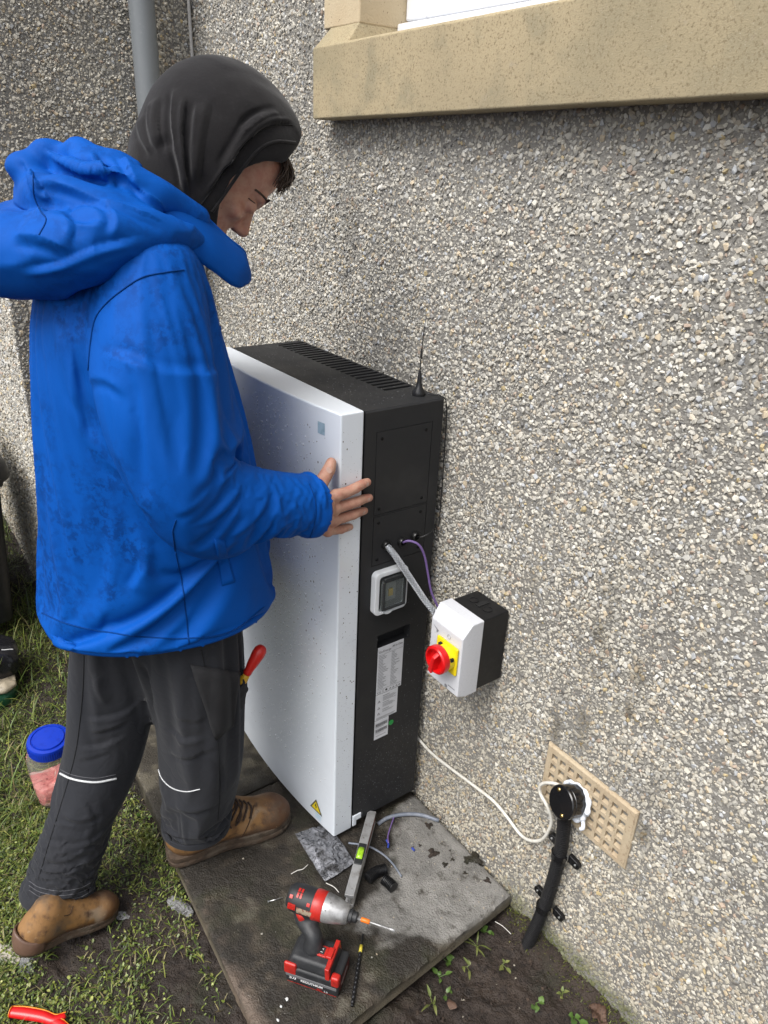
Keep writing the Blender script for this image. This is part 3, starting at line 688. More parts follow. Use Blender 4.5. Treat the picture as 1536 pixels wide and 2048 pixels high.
# cables from the cabinet to the isolator
m_braid = mat('braided_steel_cable', (.42,.44,.46), .3, metal=.55)
nt = m_braid.node_tree; bs = nt.nodes['Principled BSDF']
uvm = None
wv = nt.nodes.new('ShaderNodeTexVoronoi'); wv.inputs['Scale'].default_value = 420; tcn = nt.nodes.new('ShaderNodeTexCoord'); nt.links.new(tcn.outputs['Object'], wv.inputs['Vector'])
bpn = nt.nodes.new('ShaderNodeBump'); bpn.inputs['Strength'].default_value = .6; bpn.inputs['Distance'].default_value = .001; nt.links.new(wv.outputs['Distance'], bpn.inputs['Height']); nt.links.new(bpn.outputs[0], bs.inputs['Normal'])
bc = [(.004,-.161,.826),(.020,-.150,.806),(.034,-.132,.772),(.046,-.112,.735),(.064,-.095,.700),(.085,-.080,.672),(.100,-.060,.640),(.098,-.052,.590),(.105,-.050,.535),(.128,-.052,.513),(.152,-.052,.520),(.163,-.050,.556)]
bcc = catmull(bc, 10)
t = MB(); t.tube(bcc, .0066, 14); bco = t.build('braided_cable', m_braid, None, smooth=True, loc=bc[0]); tag(bco, 'thick steel-braided cable looping from the cabinet to the isolator', 'cable')
# crossing braid wires over the sheath
dlen = np.r_[0, np.cumsum(np.linalg.norm(np.diff(bcc,axis=0),axis=1))]; Tn = np.gradient(bcc,axis=0); Tn /= np.linalg.norm(Tn,axis=1)[:,None]
Nf = []; d_, a_, b_ = frame_of(Tn[0])
for i in range(len(bcc)):
    a_ = a_ - Tn[i]*(a_ @ Tn[i]); a_ /= np.linalg.norm(a_); Nf.append((a_.copy(), np.cross(Tn[i],a_)))
ss = np.linspace(0, dlen[-1], 420); cidx = np.interp(ss, dlen, np.arange(len(bcc)))
t = MB()
for sg in (-1,1):
    for k in range(6):
        pts = []
        for s_, ci in zip(ss, cidx):
            i = int(min(ci, len(bcc)-2)); fr_ = ci-i; c0 = bcc[i]*(1-fr_)+bcc[i+1]*fr_; A, B = Nf[i]; ang = sg*s_*2*math.pi/.040 + k*math.pi/3
            pts.append(c0 + .0068*(math.cos(ang)*A + math.sin(ang)*B))
        t.tube(pts,.00075,4,caps=False)
t.build('braid', mat('tinned_wire',(.55,.57,.60),.3,metal=.8), bco, smooth=True)
m_purp = mat('purple_cable', (.16,.10,.27), .45)
pc = [(.004,-.118,.822),(.016,-.108,.828),(.030,-.092,.820),(.036,-.078,.790),(.040,-.068,.745),(.050,-.062,.700),(.070,-.052,.660),(.092,-.040,.615),(.098,-.036,.560),(.112,-.034,.528),(.134,-.034,.523),(.150,-.036,.540),(.153,-.036,.556)]
t = MB(); t.tube(catmull(pc,8),.0027,10); tag(t.build('purple_cable', m_purp, None, smooth=True, loc=pc[0]), 'thin purple data cable beside the braided one', 'cable')

# ---------------------------------------------------------------- air brick, junction box, conduit
m_terra = mat('buff_terracotta', (.45,.37,.255), .85, var=[(18,4,(.40,.31,.205),.4,.7),(150,4,(.24,.165,.10),.56,.75),(40,3,(.54,.44,.32),.6,.8),(12,4,(.16,.12,.085),.60,.8)], bump=[(300,.5,.0015)])
VX0, VX1, VZ0, VZ1 = .393, .620, .342, .493
ab = thing('air_brick', (.505,-.004,.342), 'buff terracotta air brick with square holes low in the wall', 'air brick')
t = MB(); hs = []
for i in range(9):
    for j in range(5):
        x = VX0+.0165+i*.0222; z = VZ0+.0135+j*.0258; hs.append((x,x+.0145,z,z+.0175,.030))
fy = -.008
t.plate(VX0+.004,VX1-.004,VZ0+.004,VZ1-.004,hs,lambda u,v,w:(u,fy-w,v))
r0 = [(VX0+.004,VZ0+.004),(VX1-.004,VZ0+.004),(VX1-.004,VZ1-.004),(VX0+.004,VZ1-.004)]; r1 = [(VX0,VZ0),(VX1,VZ0),(VX1,VZ1),(VX0,VZ1)]
t.add([(x,fy,z) for x,z in r0]+[(x,fy+.004,z) for x,z in r1]+[(x,.035,z) for x,z in r1],[(i,4+i,4+(i+1)%4,(i+1)%4) for i in range(4)]+[(4+i,8+i,8+(i+1)%4,4+(i+1)%4) for i in range(4)])
gr = t.build('grille', m_terra, ab)
# tapered lower lip in each hole, as cast
for h in hs:
    t = MB(); t.add([(h[0],fy+.0005,h[2]),(h[1],fy+.0005,h[2]),(h[1],fy+.0190,h[2]+.0065),(h[0],fy+.0190,h[2]+.0065)],[(0,1,2,3)]); t.build('hole_lip', m_terra, ab)
jbx = thing('junction_box', (.475,-.03,.40), 'round black junction box with brass screws over the air brick', 'junction box')
JA = np.array([-.16,-.95,.25]); JA /= np.linalg.norm(JA)
JC = atY(1152,1600,-.012); JL = .043
m_gb = mat('gloss_black_pvc', (.008,.008,.009), .18, var=[(160,4,(.03,.03,.03),.62,.8)])
t = MB(); t.lathe([(.0335,0),(.0335,JL-.012),(.0325,JL-.011),(.0345,JL-.009),(.0345,JL-.002),(.0325,JL),(.0,JL+.0008)], JC, JA, 40); t.build('box', m_gb, jbx, autosmooth=35)
dA, aA, bA = frame_of(JA)
for sx in (-1,1):
    p = JC + JA*(JL+.0005) + sx*.025*(bA*.8 + aA*.6*(-1))
    t = MB(); t.lathe([(.0042,0),(.0042,.001),(.003,.0022),(.0,.0024)], p, JA, 14); t.build('brass_screw', mat('brass',(.62,.46,.18),.3,metal=1.0), jbx, autosmooth=40)
m_seal = mat('white_sealant', (.74,.78,.84), .4, bump=[(120,.5,.003)])
t = MB(); ring = []
for a in np.linspace(0,2*math.pi,60):
    rr = .0365 + .0015*math.sin(a*5)+.001*math.sin(a*11+1); ring.append(JC + JA*.002 + rr*(math.cos(a)*aA+math.sin(a)*bA) + JA*.002*math.sin(3*a+1))
t.tube(ring, [.0055+.001*math.sin(i*1.3) for i in range(60)], 8, caps=False)
tail = [JC + .036*aA*.9 - .02*bA, JC+.040*aA-.034*bA, JC+.036*aA-.042*bA]; t.tube(catmull(tail,5),.0042,8)
t.build('sealant', m_seal, jbx, smooth=True)
# corrugated conduit
cp = [JC + JA*.022 + np.array([-.004,0,-.028]), (.484,-.028,.335), (.484,-.024,.262), (.480,-.024,.17), (.472,-.026,.08), (.462,-.030,.0), (.450,-.034,-.075), (.436,-.040,-.14),(.43,-.042,-.2)]
cc = catmull(cp, 60)
dl = np.r_[0, np.cumsum(np.linalg.norm(np.diff(cc,axis=0),axis=1))]
ss = np.arange(0, dl[-1], .00085); P = np.stack([np.interp(ss,dl,cc[:,k]) for k in range(3)],1)
rad = .0130 + .0014*np.sign(np.sin(ss*2*math.pi/.0052))
cond = thing('conduit', (.45,-.03,-.08), 'black corrugated conduit running from the round box into the soil', 'conduit')
t = MB(); t.tube(P, rad, 18); t.build('corrugated_tube', mat('black_conduit',(.010,.010,.011),.38,var=[(90,4,(.03,.03,.028),.6,.8)]), cond, autosmooth=25)
for (zc, nm) in ((.262,0),(.085,1)):
    i = int(np.argmin(abs(P[:,2]-zc))); c0 = P[i]
    cl = thing('saddle_clip', (c0[0],0,zc), 'black saddle clip holding the conduit, ' + ('just below the round box' if nm == 0 else 'near the soil'), 'clip', 'conduit saddle clips')
    arc = [(c0[0]+.0172*math.cos(a), c0[1]+.0172*math.sin(a), c0[2]) for a in np.linspace(math.radians(20),math.radians(-200),26)]
    t = MB(); t.tube(arc,.007,8,flat=.25,up=(0,0,1)) if False else None
    for k in range(len(arc)-1):
        pass
    ro, ri = .0178, .0158; V = []
    for a in np.linspace(math.radians(10),math.radians(-190),28):
        for r_ in (ri,ro):
            for zz in (-.007,.007): V.append((c0[0]+r_*math.cos(a), min(-.003,c0[1]+r_*math.sin(a)), c0[2]+zz))
    Fs = []
    for k in range(27):
        q = 4*k; Fs += [(q+2,q+3,q+7,q+6),(q,q+4,q+5,q+1),(q+1,q+5,q+7,q+3),(q,q+2,q+6,q+4)]
    t.add(V,Fs); t.build('strap', m_gb, cl, autosmooth=40)
    for sx in (-1,1):
        tilt = .012*sx
        ox = c0[0]+sx*.033; t = MB()
        pts2 = [(ox-sx*.012,-.009+0),(ox+sx*.004,-.009)]
        poly = [(ox-sx*.012,-.0075),(ox+sx*.003,-.0075)] 
        outl = [(ox-sx*.018,zc+.010-tilt*.4)]+[(ox+sx*.010*math.cos(a)+sx*.001,zc-tilt*.6+.010*math.sin(a)) for a in np.linspace(math.pi/2,-math.pi/2,9)]+[(ox-sx*.018,zc-.010-tilt*.4)]
        if sx > 0: outl = outl[::-1]
        t.prism(outl, lambda u,v,w:(u,-w,v), .003, .013); lug = t.build('lug', m_gb, cl, bevel=.001)
        t = MB(); t.lathe([(.0030,0),(.0030,.0012),(.0018,.002)], (ox+sx*.001,-.013,zc-tilt*.6), (0,-1,0), 12); t.build('screw', mat('steel',(.6,.6,.6),.3,metal=1.0), cl)

# white cable: along the wall, looping into the air brick
m_wc = mat('white_cable', (.66,.64,.58), .45, var=[(70,3,(.50,.46,.38),.5,.75)])
pts = [(-.05,-.010,.20),(.004,-.009,.190),(.04,-.009,.187)]+[tuple(atY(px,py,-.010)) for px,py in [(890,1528),(930,1558),(962,1582),(990,1605),(1015,1635),(1040,1668)]]+[tuple(atY(px,py,-.016)) for px,py in [(1060,1681),(1082,1680),(1096,1664),(1103,1640)]]+[tuple(atY(px,py,-.024)) for px,py in [(1094,1612),(1081,1588),(1080,1572),(1092,1566),(1112,1568)]]+[tuple(atY(1130,1580,-.012))]
t = MB(); t.tube(catmull(pts,7),.0038,10); tag(t.build('white_cable', m_wc, None, smooth=True, loc=(.004,-.009,.19)), 'white cable drooping along the wall to the round black box', 'cable')

# ---------------------------------------------------------------- implicit surfaces for the figure
class Vol:
    def __init__(s, lo, hi, h):
        s.lo = np.array(lo, float); s.h = h; s.n = np.ceil((np.array(hi)-s.lo)/h).astype(int)+1
        s.D = np.full(s.n, .2, np.float32)
        s.ax = [s.lo[k]+h*np.arange(s.n[k]) for k in range(3)]
    def blk(s, lo, hi):
        i0 = np.clip(np.floor((np.array(lo)-s.lo)/s.h).astype(int), 0, s.n-1); i1 = np.clip(np.ceil((np.array(hi)-s.lo)/s.h).astype(int)+1, 1, s.n)
        sl = tuple(slice(a,b) for a,b in zip(i0,i1))
        X, Y, Z = np.meshgrid(*[s.ax[k][sl[k]].astype(np.float32) for k in range(3)], indexing='ij'); return sl, X, Y, Z
    def comb(s, fn, lo, hi, k=.01, sub=False):
        sl, X, Y, Z = s.blk(lo, hi)
        if X.size == 0: return s
        d = fn(X, Y, Z).astype(np.float32); A = s.D[sl]
        if sub:
            d = -d; hh = np.clip(.5-.5*(A-d)/k, 0, 1); s.D[sl] = np.maximum(A, d) if k <= 0 else (A*(1-hh)+d*hh)+k*hh*(1-hh)
        else:
            hh = np.clip(.5+.5*(A-d)/k, 0, 1); s.D[sl] = A*(1-hh)+d*hh-k*hh*(1-hh)
        return s
    def chain(s, P, r, k=.01, sub=False, pad=.05, smooth=6, sx=1.0):
        P = np.asarray(P, float); r = np.broadcast_to(np.asarray(r, float), (len(P),))
        if smooth and len(P) > 2:
            Q = catmull(np.c_[P, r], smooth); P = Q[:,:3]; r = np.maximum(Q[:,3], .001)
        elif smooth:
            pass
        lo = (P - r[:,None]).min(0)-pad; hi = (P + r[:,None]).max(0)+pad
        def fn(X, Y, Z):
            best = np.full(X.shape, 9., np.float32)
            for i in range(len(P)-1):
                a, b = P[i], P[i+1]; ab = b-a; L2 = ab@ab+1e-12
                t = np.clip(((X-a[0])*ab[0]+(Y-a[1])*ab[1]+(Z-a[2])*ab[2])/L2, 0, 1)
                d = np.sqrt(((X-a[0]-t*ab[0])*sx)**2+(Y-a[1]-t*ab[1])**2+(Z-a[2]-t*ab[2])**2) - (r[i]+(r[i+1]-r[i])*t)
                np.minimum(best, d, out=best)
            return best
        return s.comb(fn, lo, hi, k, sub)
    def ell(s, c, rad, ax=None, k=.01, sub=False, pad=.04, p=2.0):
        c = np.array(c, float); rad = np.array(rad, float); A = np.eye(3) if ax is None else np.array(ax, float); R_ = rad.max()
        def fn(X, Y, Z):
            q = [(X-c[0])*A[j][0]+(Y-c[1])*A[j][1]+(Z-c[2])*A[j][2] for j in range(3)]
            k0 = (np.abs(q[0]/rad[0])**p+np.abs(q[1]/rad[1])**p+np.abs(q[2]/rad[2])**p)**(1/p)
            k1 = np.sqrt((q[0]/rad[0]**2)**2+(q[1]/rad[1]**2)**2+(q[2]/rad[2]**2)**2)+1e-6
            return k0*(k0-1)/k1 if p == 2 else (k0-1)*rad.min()
        return s.comb(fn, c-R_-pad, c+R_+pad, k, sub)
    def half(s, p, nrm, lo, hi, k=.004):
        """cut away everything on the +nrm side of the plane through p inside the block"""
        p = np.array(p, float); nrm = np.array(nrm, float); nrm /= np.linalg.norm(nrm)
        return s.comb(lambda X,Y,Z: -((X-p[0])*nrm[0]+(Y-p[1])*nrm[1]+(Z-p[2])*nrm[2]), lo, hi, k, True)
    def mesh(s, smooth=2):
        D = s.D.copy(); 
        for a in range(3):
            sl = [slice(None)]*3; sl[a] = 0; D[tuple(sl)] = .05; sl[a] = -1; D[tuple(sl)] = .05
        ins = D < 0
        n0, n1, n2 = D.shape
        acc = np.zeros((n0-1,n1-1,n2-1,3), np.float32); cnt = np.zeros((n0-1,n1-1,n2-1), np.float32)
        def cor(A, d): return A[d[0]:n0-1+d[0], d[1]:n1-1+d[1], d[2]:n2-1+d[2]]
        for a in range(3):
            o = [k for k in range(3) if k != a]
            for u in (0,1):
                for v in (0,1):
                    d0 = [0,0,0]; d0[o[0]] = u; d0[o[1]] = v; d1 = list(d0); d1[a] = 1
                    A, B = cor(D,d0), cor(D,d1); cr = cor(ins,d0) != cor(ins,d1)
                    t = np.where(cr, A/(A-B+1e-12), 0)
                    for k in range(3):
                        if k == a: acc[...,k] += np.where(cr, t, 0)
                        else: acc[...,k] += np.where(cr, d0[k], 0)
                    cnt += cr
        act = cnt > 0; idx = -np.ones(cnt.shape, np.int64); idx[act] = np.arange(act.sum())
        base = np.argwhere(act); V = s.lo + s.h*(base + acc[act]/cnt[act][:,None])
        Fs = []
        for a in range(3):
            o = [(a+1)%3, (a+2)%3]
            sl0 = [slice(1,-1)]*3; sl0[a] = slice(0,-1); sl1 = [slice(1,-1)]*3; sl1[a] = slice(1,None)
            i0, i1 = ins[tuple(sl0)], ins[tuple(sl1)]
            for sgn, msk in ((1, i0 & ~i1), (-1, ~i0 & i1)):
                q = np.argwhere(msk)
                if len(q) == 0: continue
                q = q + 1; q[:,a] -= 1
                def g(du, dv):
                    z = q.copy(); z[:,o[0]] += du; z[:,o[1]] += dv; return idx[z[:,0],z[:,1],z[:,2]]
                f = np.stack([g(-1,-1), g(0,-1), g(0,0), g(-1,0)], 1)
                Fs.append(f if sgn > 0 else f[:,::-1])
        Fs = np.vstack(Fs)
        for k in range(smooth): V = relax(V, Fs, .5); V = relax(V, Fs, -.45) if k % 2 else V
        return V, Fs
def relax(V, Fs, lam):
    n = len(V); S = np.zeros((n,3)); c = np.zeros(n)
    for i in range(4):
        a, b = Fs[:,i], Fs[:,(i+1)%4]
        for k in range(3): S[:,k] += np.bincount(a, V[b,k], n) + np.bincount(b, V[a,k], n)
        c += np.bincount(a, minlength=n) + np.bincount(b, minlength=n)
    return V + lam*(S/np.maximum(c,1)[:,None] - V)
def vnormals(V, Fs):
    nf = np.cross(V[Fs[:,2]]-V[Fs[:,0]], V[Fs[:,3]]-V[Fs[:,1]]); N = np.zeros_like(V)
    for i in range(4):
        for k in range(3): N[:,k] += np.bincount(Fs[:,i], nf[:,k], len(V))
    return N/(np.linalg.norm(N,axis=1)[:,None]+1e-12)
from mathutils.bvhtree import BVHTree
def bvh_of(V, Fs): return BVHTree.FromPolygons([tuple(v) for v in V], [tuple(int(i) for i in q) for q in Fs])
def hit(bvh, px, py):
    r = CR.T @ np.array([(px-768)/CF, (py-1024)/CF, 1.0]); r /= np.linalg.norm(r)
    p, n, i, d = bvh.ray_cast(Vector(CC), Vector(r))
    if p is None:
        return None, None
    return np.array(p), np.array(n)
def hits(bvh, pts):
    out = []
    for p in pts:
        q, n = hit(bvh, *p)
        if q is not None: out.append((q, n))
    return out
def seg_dist(V, P, PN):
    """distance to a polyline, position along it and side (sign of the offset across it)"""
    best = np.full(len(V), 9.); tt = np.zeros(len(V)); sd = np.ones(len(V)); L = np.r_[0, np.cumsum(np.linalg.norm(np.diff(P,axis=0),axis=1))]
    for i in range(len(P)-1):
        a, b = P[i], P[i+1]; ab = b-a; t = np.clip(((V-a)@ab)/(ab@ab+1e-12), 0, 1); w = V-a-t[:,None]*ab; d = np.linalg.norm(w, axis=1)
        m = d < best; best[m] = d[m]; tt[m] = (L[i]+t[m]*(L[i+1]-L[i]))/L[-1]; sd[m] = np.sign(w[m]@np.cross(PN[i], ab))
    return best, tt, sd
def fold(V, Fs, bvh, pts, h, w, ends=.18):
    """cloth fold: a ridge (h > 0) or crease (h < 0) through the given places, steep on one side and slack on the other"""
    H = hits(bvh, pts)
    if len(H) < 2: return V
    P = catmull(np.array([q for q,_ in H]), 5); PN = catmull(np.array([n for _,n in H]), 5); N = vnormals(V, Fs)
    near = np.where(((V > P.min(0)-8*w) & (V < P.max(0)+8*w)).all(1))[0]; d = np.full(len(V), 9.); t = np.zeros(len(V)); sd = np.ones(len(V))
    d[near], t[near], sd[near] = seg_dist(V[near], P, PN)
    env = smstep(0, ends, t)*smstep(0, ends, 1-t) if ends > 0 else np.ones(len(V))
    env = env*(.8+.35*vnoise(V, 25, 3))
    m = d < 8*w; s = d*sd; env = env*smstep(8*w, 3.5*w, d)
    prof = np.where(s < 0, np.exp(-np.abs(s/(.42*w))**1.25), np.exp(-np.abs(s/(1.9*w))**1.0)) - .45*np.exp(-((s+1.05*w)/(.55*w))**2)
    V = V.copy(); V[m] += N[m]*(h*prof*env)[m][:,None]
    return V
def subdiv(V, Fs):
    """split every quad in four and settle the new points"""
    n = len(V); E = np.stack([Fs, np.roll(Fs,-1,1)], -1).reshape(-1,2); E.sort(1); key = E[:,0]*n + E[:,1]
    uk, inv = np.unique(key, return_inverse=True); ea, eb = uk//n, uk%n
    ev = (V[ea]+V[eb])/2; fv = V[Fs].mean(1); en = n + inv.reshape(-1,4); fn = n + len(uk) + np.arange(len(Fs))
    V2 = np.vstack([V, ev, fv]); F2 = np.concatenate([np.stack([Fs[:,i], en[:,i], fn, en[:,(i+3)%4]],1) for i in range(4)])
    V2 = relax(V2, F2, .5); return relax(V2, F2, .4), F2
def rumple(V, Fs, amp, scale, stretch, seed):
    """slack cloth: ridged noise, flat areas broken by narrow creases"""
    N = vnormals(V, Fs); q = V*np.array(stretch)
    n = fbm(q + .03*np.stack([vnoise(V,7,seed+k) for k in range(3)],1), scale, 2, seed); r = 1-np.abs(n)*2.4
    return V + N*(amp*(np.clip(r,-.3,1)**3 - .25))[:,None]

def drape(V, Fs, pin, CV, CF, bend, grow, grav, frames, quality=5):
    """let the garment settle: a short cloth simulation over a body form, the cloth cut a little too large so that it folds"""
    def tmp(name, V_, F_):
        me = bpy.data.meshes.new(name); me.from_pydata(V_.tolist(), [], F_.tolist()); me.update(); o = bpy.data.objects.new(name, me); COL.objects.link(o); return o
    jk = tmp('tmp_cloth', V, Fs); bd = tmp('tmp_form', CV, CF)
    bd.modifiers.new('col', 'COLLISION'); bd.collision.thickness_outer = .004; bd.collision.cloth_friction = 15
    vg = jk.vertex_groups.new(name='pin')
    for i in np.where(pin > .01)[0]: vg.add([int(i)], float(pin[i]), 'REPLACE')
    cl = jk.modifiers.new('cloth', 'CLOTH'); st = cl.settings
    st.quality = quality; st.mass = .3; st.tension_stiffness = 25; st.compression_stiffness = 25; st.shear_stiffness = 8; st.bending_stiffness = bend
    st.tension_damping = 8; st.compression_damping = 8; st.shear_damping = 8; st.bending_damping = 1.0; st.air_damping = 2
    st.vertex_group_mass = 'pin'; st.shrink_min = -grow; st.shrink_max = -grow; st.effector_weights.gravity = grav
    cl.collision_settings.use_collision = True; cl.collision_settings.distance_min = .004; cl.collision_settings.use_self_collision = False
    cl.point_cache.frame_start = 1; cl.point_cache.frame_end = frames+2; SC.frame_start = 1; SC.frame_end = frames+2
    for f in range(1, frames+1): SC.frame_set(f)
    dg = bpy.context.evaluated_depsgraph_get(); ev = jk.evaluated_get(dg); me = ev.to_mesh()
    out = np.zeros(len(me.vertices)*3, np.float32); me.vertices.foreach_get('co', out); ev.to_mesh_clear()
    for o in (jk, bd):
        me = o.data; bpy.data.objects.remove(o); bpy.data.meshes.remove(me)
    SC.frame_set(1); SC.frame_end = 1
    return out.reshape(-1,3).astype(float)
def square_edge(V, Fs, p, n, rad):
    """bring the ragged border of a trimmed garment onto its cutting plane"""
    E = np.stack([Fs, np.roll(Fs,-1,1)], -1).reshape(-1,2); E.sort(1); uk, ct = np.unique(E[:,0]*len(V)+E[:,1], return_counts=True); b = np.unique(np.r_[uk[ct == 1]//len(V), uk[ct == 1]%len(V)])
    h = (V[b]-p)@n; m = (np.abs(h) < .016) & (np.linalg.norm(V[b]-p,axis=1) < rad); V = V.copy(); V[b[m]] -= np.outer(h[m], n); return V
def trim(V, Fs, bad):
    keep = ~bad[Fs].any(1); F2 = Fs[keep]; used = np.unique(F2); mp = -np.ones(len(V), int); mp[used] = np.arange(len(used)); return V[used], mp[F2]

# ---------------------------------------------------------------- the installer
ROT = .28
PF = np.array([math.sin(ROT), math.cos(ROT), 0]); PR = np.array([math.cos(ROT), -math.sin(ROT), 0]); PC = np.array([-.24,-.585,0])
def mir(P):
    P = np.atleast_2d(np.asarray(P, float)); d = (P-PC)@PR; return P - 2*d[:,None]*PR
person = thing('person', (-.22,-.70,0), 'person in blue jacket, dark hood and tan work boots, steadying the cabinet', 'person')

m_blue = mat('blue_softshell', (.0008,.080,.39), .66, spec=.12, var=[(2.5,3,(.0006,.064,.32),.4,.65)], bump=[(1500,.15,.0004),(300,.10,.001)], crease=[(4,0,.12,.010,(1,1,.45))])
# rain has darkened the cloth in speckled patches
def wet_cloth(m):
    nt = m.node_tree; N = nt.nodes; L = nt.links; b_ = N['Principled BSDF']; src = b_.inputs['Base Color'].links[0].from_socket
    tc = N.new('ShaderNodeTexCoord')
    def noise(sc, det, lo, hi):
        n_ = N.new('ShaderNodeTexNoise'); n_.inputs['Scale'].default_value = sc; n_.inputs['Detail'].default_value = det; n_.inputs['Roughness'].default_value = .7
        L.new(tc.outputs['Object'], n_.inputs['Vector']); r_ = N.new('ShaderNodeMapRange'); r_.inputs['From Min'].default_value = lo; r_.inputs['From Max'].default_value = hi; L.new(n_.outputs['Fac'], r_.inputs['Value']); return r_.outputs[0]
    a = noise(6,4,.44,.58); c = noise(60,8,.46,.55)
    mu = N.new('ShaderNodeMath'); mu.operation = 'MULTIPLY'; L.new(a, mu.inputs[0]); L.new(c, mu.inputs[1])
    at_ = N.new('ShaderNodeAttribute'); at_.attribute_name = 'wet'; m2 = N.new('ShaderNodeMath'); m2.operation = 'MULTIPLY'; L.new(mu.outputs[0], m2.inputs[0]); L.new(at_.outputs['Fac'], m2.inputs[1])
    mx = N.new('ShaderNodeMix'); mx.data_type = 'RGBA'; L.new(m2.outputs[0], mx.inputs['Factor']); L.new(src, mx.inputs['A']); mx.inputs['B'].default_value = (.0006,.043,.22,1); L.new(mx.outputs['Result'], b_.inputs['Base Color'])
wet_cloth(m_blue)
m_blue2 = mat('blue_softshell_shade_seam', (.0008,.038,.185), .7, spec=.1)

# --- jacket
RZ = np.array([.690,.75,.80,.90,1.0,1.1,1.2,1.30,1.36,1.41,1.45,1.49,1.53])
RY = np.array([-.583,-.582,-.580,-.577,-.576,-.582,-.592,-.598,-.597,-.592,-.580,-.565,-.55])
RA = np.array([.200,.204,.205,.206,.210,.214,.216,.214,.200,.172,.135,.10,.085])
RB = np.array([.238,.240,.238,.230,.221,.206,.188,.170,.156,.138,.115,.09,.075])
def torso_fn(grow=0.0, zb=.694, zt=1.50):
    def fn(X, Y, Z):
        yc = np.interp(Z, RZ, RY); a = np.interp(Z, RZ, RA)+grow; b_ = np.interp(Z, RZ, RB)+grow
        dx, dy = X-PC[0], Y-yc; r = dx*PR[0]+dy*PR[1]; f_ = dx*PF[0]+dy*PF[1]
        k = (np.abs(r/a)**2.3+np.abs(f_/b_)**2.3)**(1/2.3)
        d = (k-1)*np.minimum(a,b_)*.95
        return np.maximum(np.maximum(d, zb-Z), Z-zt)
    return fn
SLV = [(-.075,-.60,1.372,.094),(-.045,-.618,1.30,.104),(-.022,-.628,1.216,.109),(-.004,-.620,1.134,.104),(.012,-.596,1.062,.090),(.028,-.53,1.020,.074),(.033,-.442,.994,.063),(.026,-.338,.968,.0575)]
SLV = np.array(SLV)
LSL = np.c_[mir(SLV[:5,:3]), SLV[:5,3]]; LSL = np.vstack([LSL, [(-.52,-.46,.98,.072),(-.515,-.40,.97,.062),(-.505,-.345,.97,.054)]])
vj = Vol((-.62,-.90,.64),(.16,-.22,1.56),.0085)
vj.comb(torso_fn(0,.66), (-.62,-.90,.64),(.16,-.22,1.56), .001)
vj.chain(SLV[:,:3], SLV[:,3], k=.024)
vj.chain(LSL[:,:3], LSL[:,3], k=.024)
JV, JF = vj.mesh(2)
dW = SLV[-1,:3]-SLV[-2,:3]; dW /= np.linalg.norm(dW); cuffP = np.array([.0255,-.356,.9725])
dWl = LSL[-1,:3]-LSL[-2,:3]; dWl /= np.linalg.norm(dWl); cuffL = LSL[-1,:3]
JV, JF = trim(JV, JF, (JV[:,2] < .696) | (((JV-cuffP)@dW > 0) & (np.linalg.norm(JV-cuffP,axis=1) < .11)) | (((JV-cuffL)@dWl > 0) & (np.linalg.norm(JV-cuffL,axis=1) < .09)))
JN = vnormals(JV, JF); JV = JV + JN*(.004*fbm(JV, 7, 2, 101))[:,None]
for cP, dd, rr_ in ((cuffP,dW,.12),(cuffL,dWl,.1),(np.array([-.24,-.58,.696]),np.array([0,0,-1.]),.5)): JV = square_edge(JV, JF, cP, dd, rr_)
vt = Vol((-.60,-.95,.55),(.10,-.25,1.5),.016)
vt.comb(torso_fn(-.024,.58,1.44), (-.60,-1.0,.55),(.1,-.25,1.5), .01)
vt.chain(SLV[:,:3]+np.array([0,0,.012]), SLV[:,3]*.82, k=.02); vt.chain(LSL[:,:3]+np.array([0,0,.012]), LSL[:,3]*.82, k=.02)
FMV, FMF = vt.mesh(2)
pin = smstep(1.40,1.45,JV[:,2]); pin = np.maximum(pin, (JV[:,2] < .716)*1.0)
for cP, dd in ((cuffP,dW),(cuffL,dWl)): pin = np.maximum(pin, ((np.linalg.norm(JV-cP,axis=1) < .075) & ((JV-cP)@dd > -.022))*1.0)
JV = JV - JN*(.005*(1-pin))[:,None]; JV = drape(JV, JF, pin, FMV, FMF, 9.0, .060, .75, 18)
jb_ = bvh_of(JV, JF)
FOLDS = [([(446,737),(400,748),(340,748),(285,733),(235,716),(190,712)], .006,.014),
 ([(178,765),(200,756),(232,770),(262,800)], .006,.012), ([(342,1030),(378,1018),(412,985),(436,945)], .006,.011), ([(372,1056),(425,1036),(470,990),(482,955)], .007,.011), ([(446,1082),(500,1048),(530,1005),(532,962)], .006,.011),
 ([(118,640),(124,700),(140,770),(160,830)], .007,.014), ([(146,700),(158,770),(170,850),(190,900)], -.007,.011), ([(285,1085),(292,1130),(262,1190)], .007,.014), ([(160,820),(215,925),(280,1010),(335,1065)], .004,.018),
 ([(82,1222),(130,1243),(200,1258),(290,1270),(380,1272),(460,1258),(530,1210)], -.0025,.005)]
JV, JF = subdiv(JV, JF)
for f_ in FOLDS: JV = fold(JV, JF, jb_, f_[0], f_[1], f_[2], ends=.05 if f_[2] < .006 else .25)
JV = relax(JV, JF, .3)
jacket = link_mesh('jacket', JV, JF, m_blue, person, smooth=True); sd = jacket.modifiers.new('thick','SOLIDIFY'); sd.thickness = .004; sd.offset = -1
jb_ = bvh_of(JV, JF)
def set_wet(o, fnc):
    V = np.array([v.co[:] for v in o.data.vertices]) + WLOC[o]; a = o.data.attributes.new('wet', 'FLOAT', 'POINT'); a.data.foreach_set('value', fnc(V).astype(np.float32))
set_wet(jacket, lambda V: np.clip(smstep(-.62,-.70,V[:,1])*smstep(1.24,1.05,V[:,2]) + .9*smstep(1.26,1.34,V[:,2])*smstep(-.3,-.1,V[:,0]) + .45*smstep(-.66,-.72,V[:,1]) + .06, 0, 1))
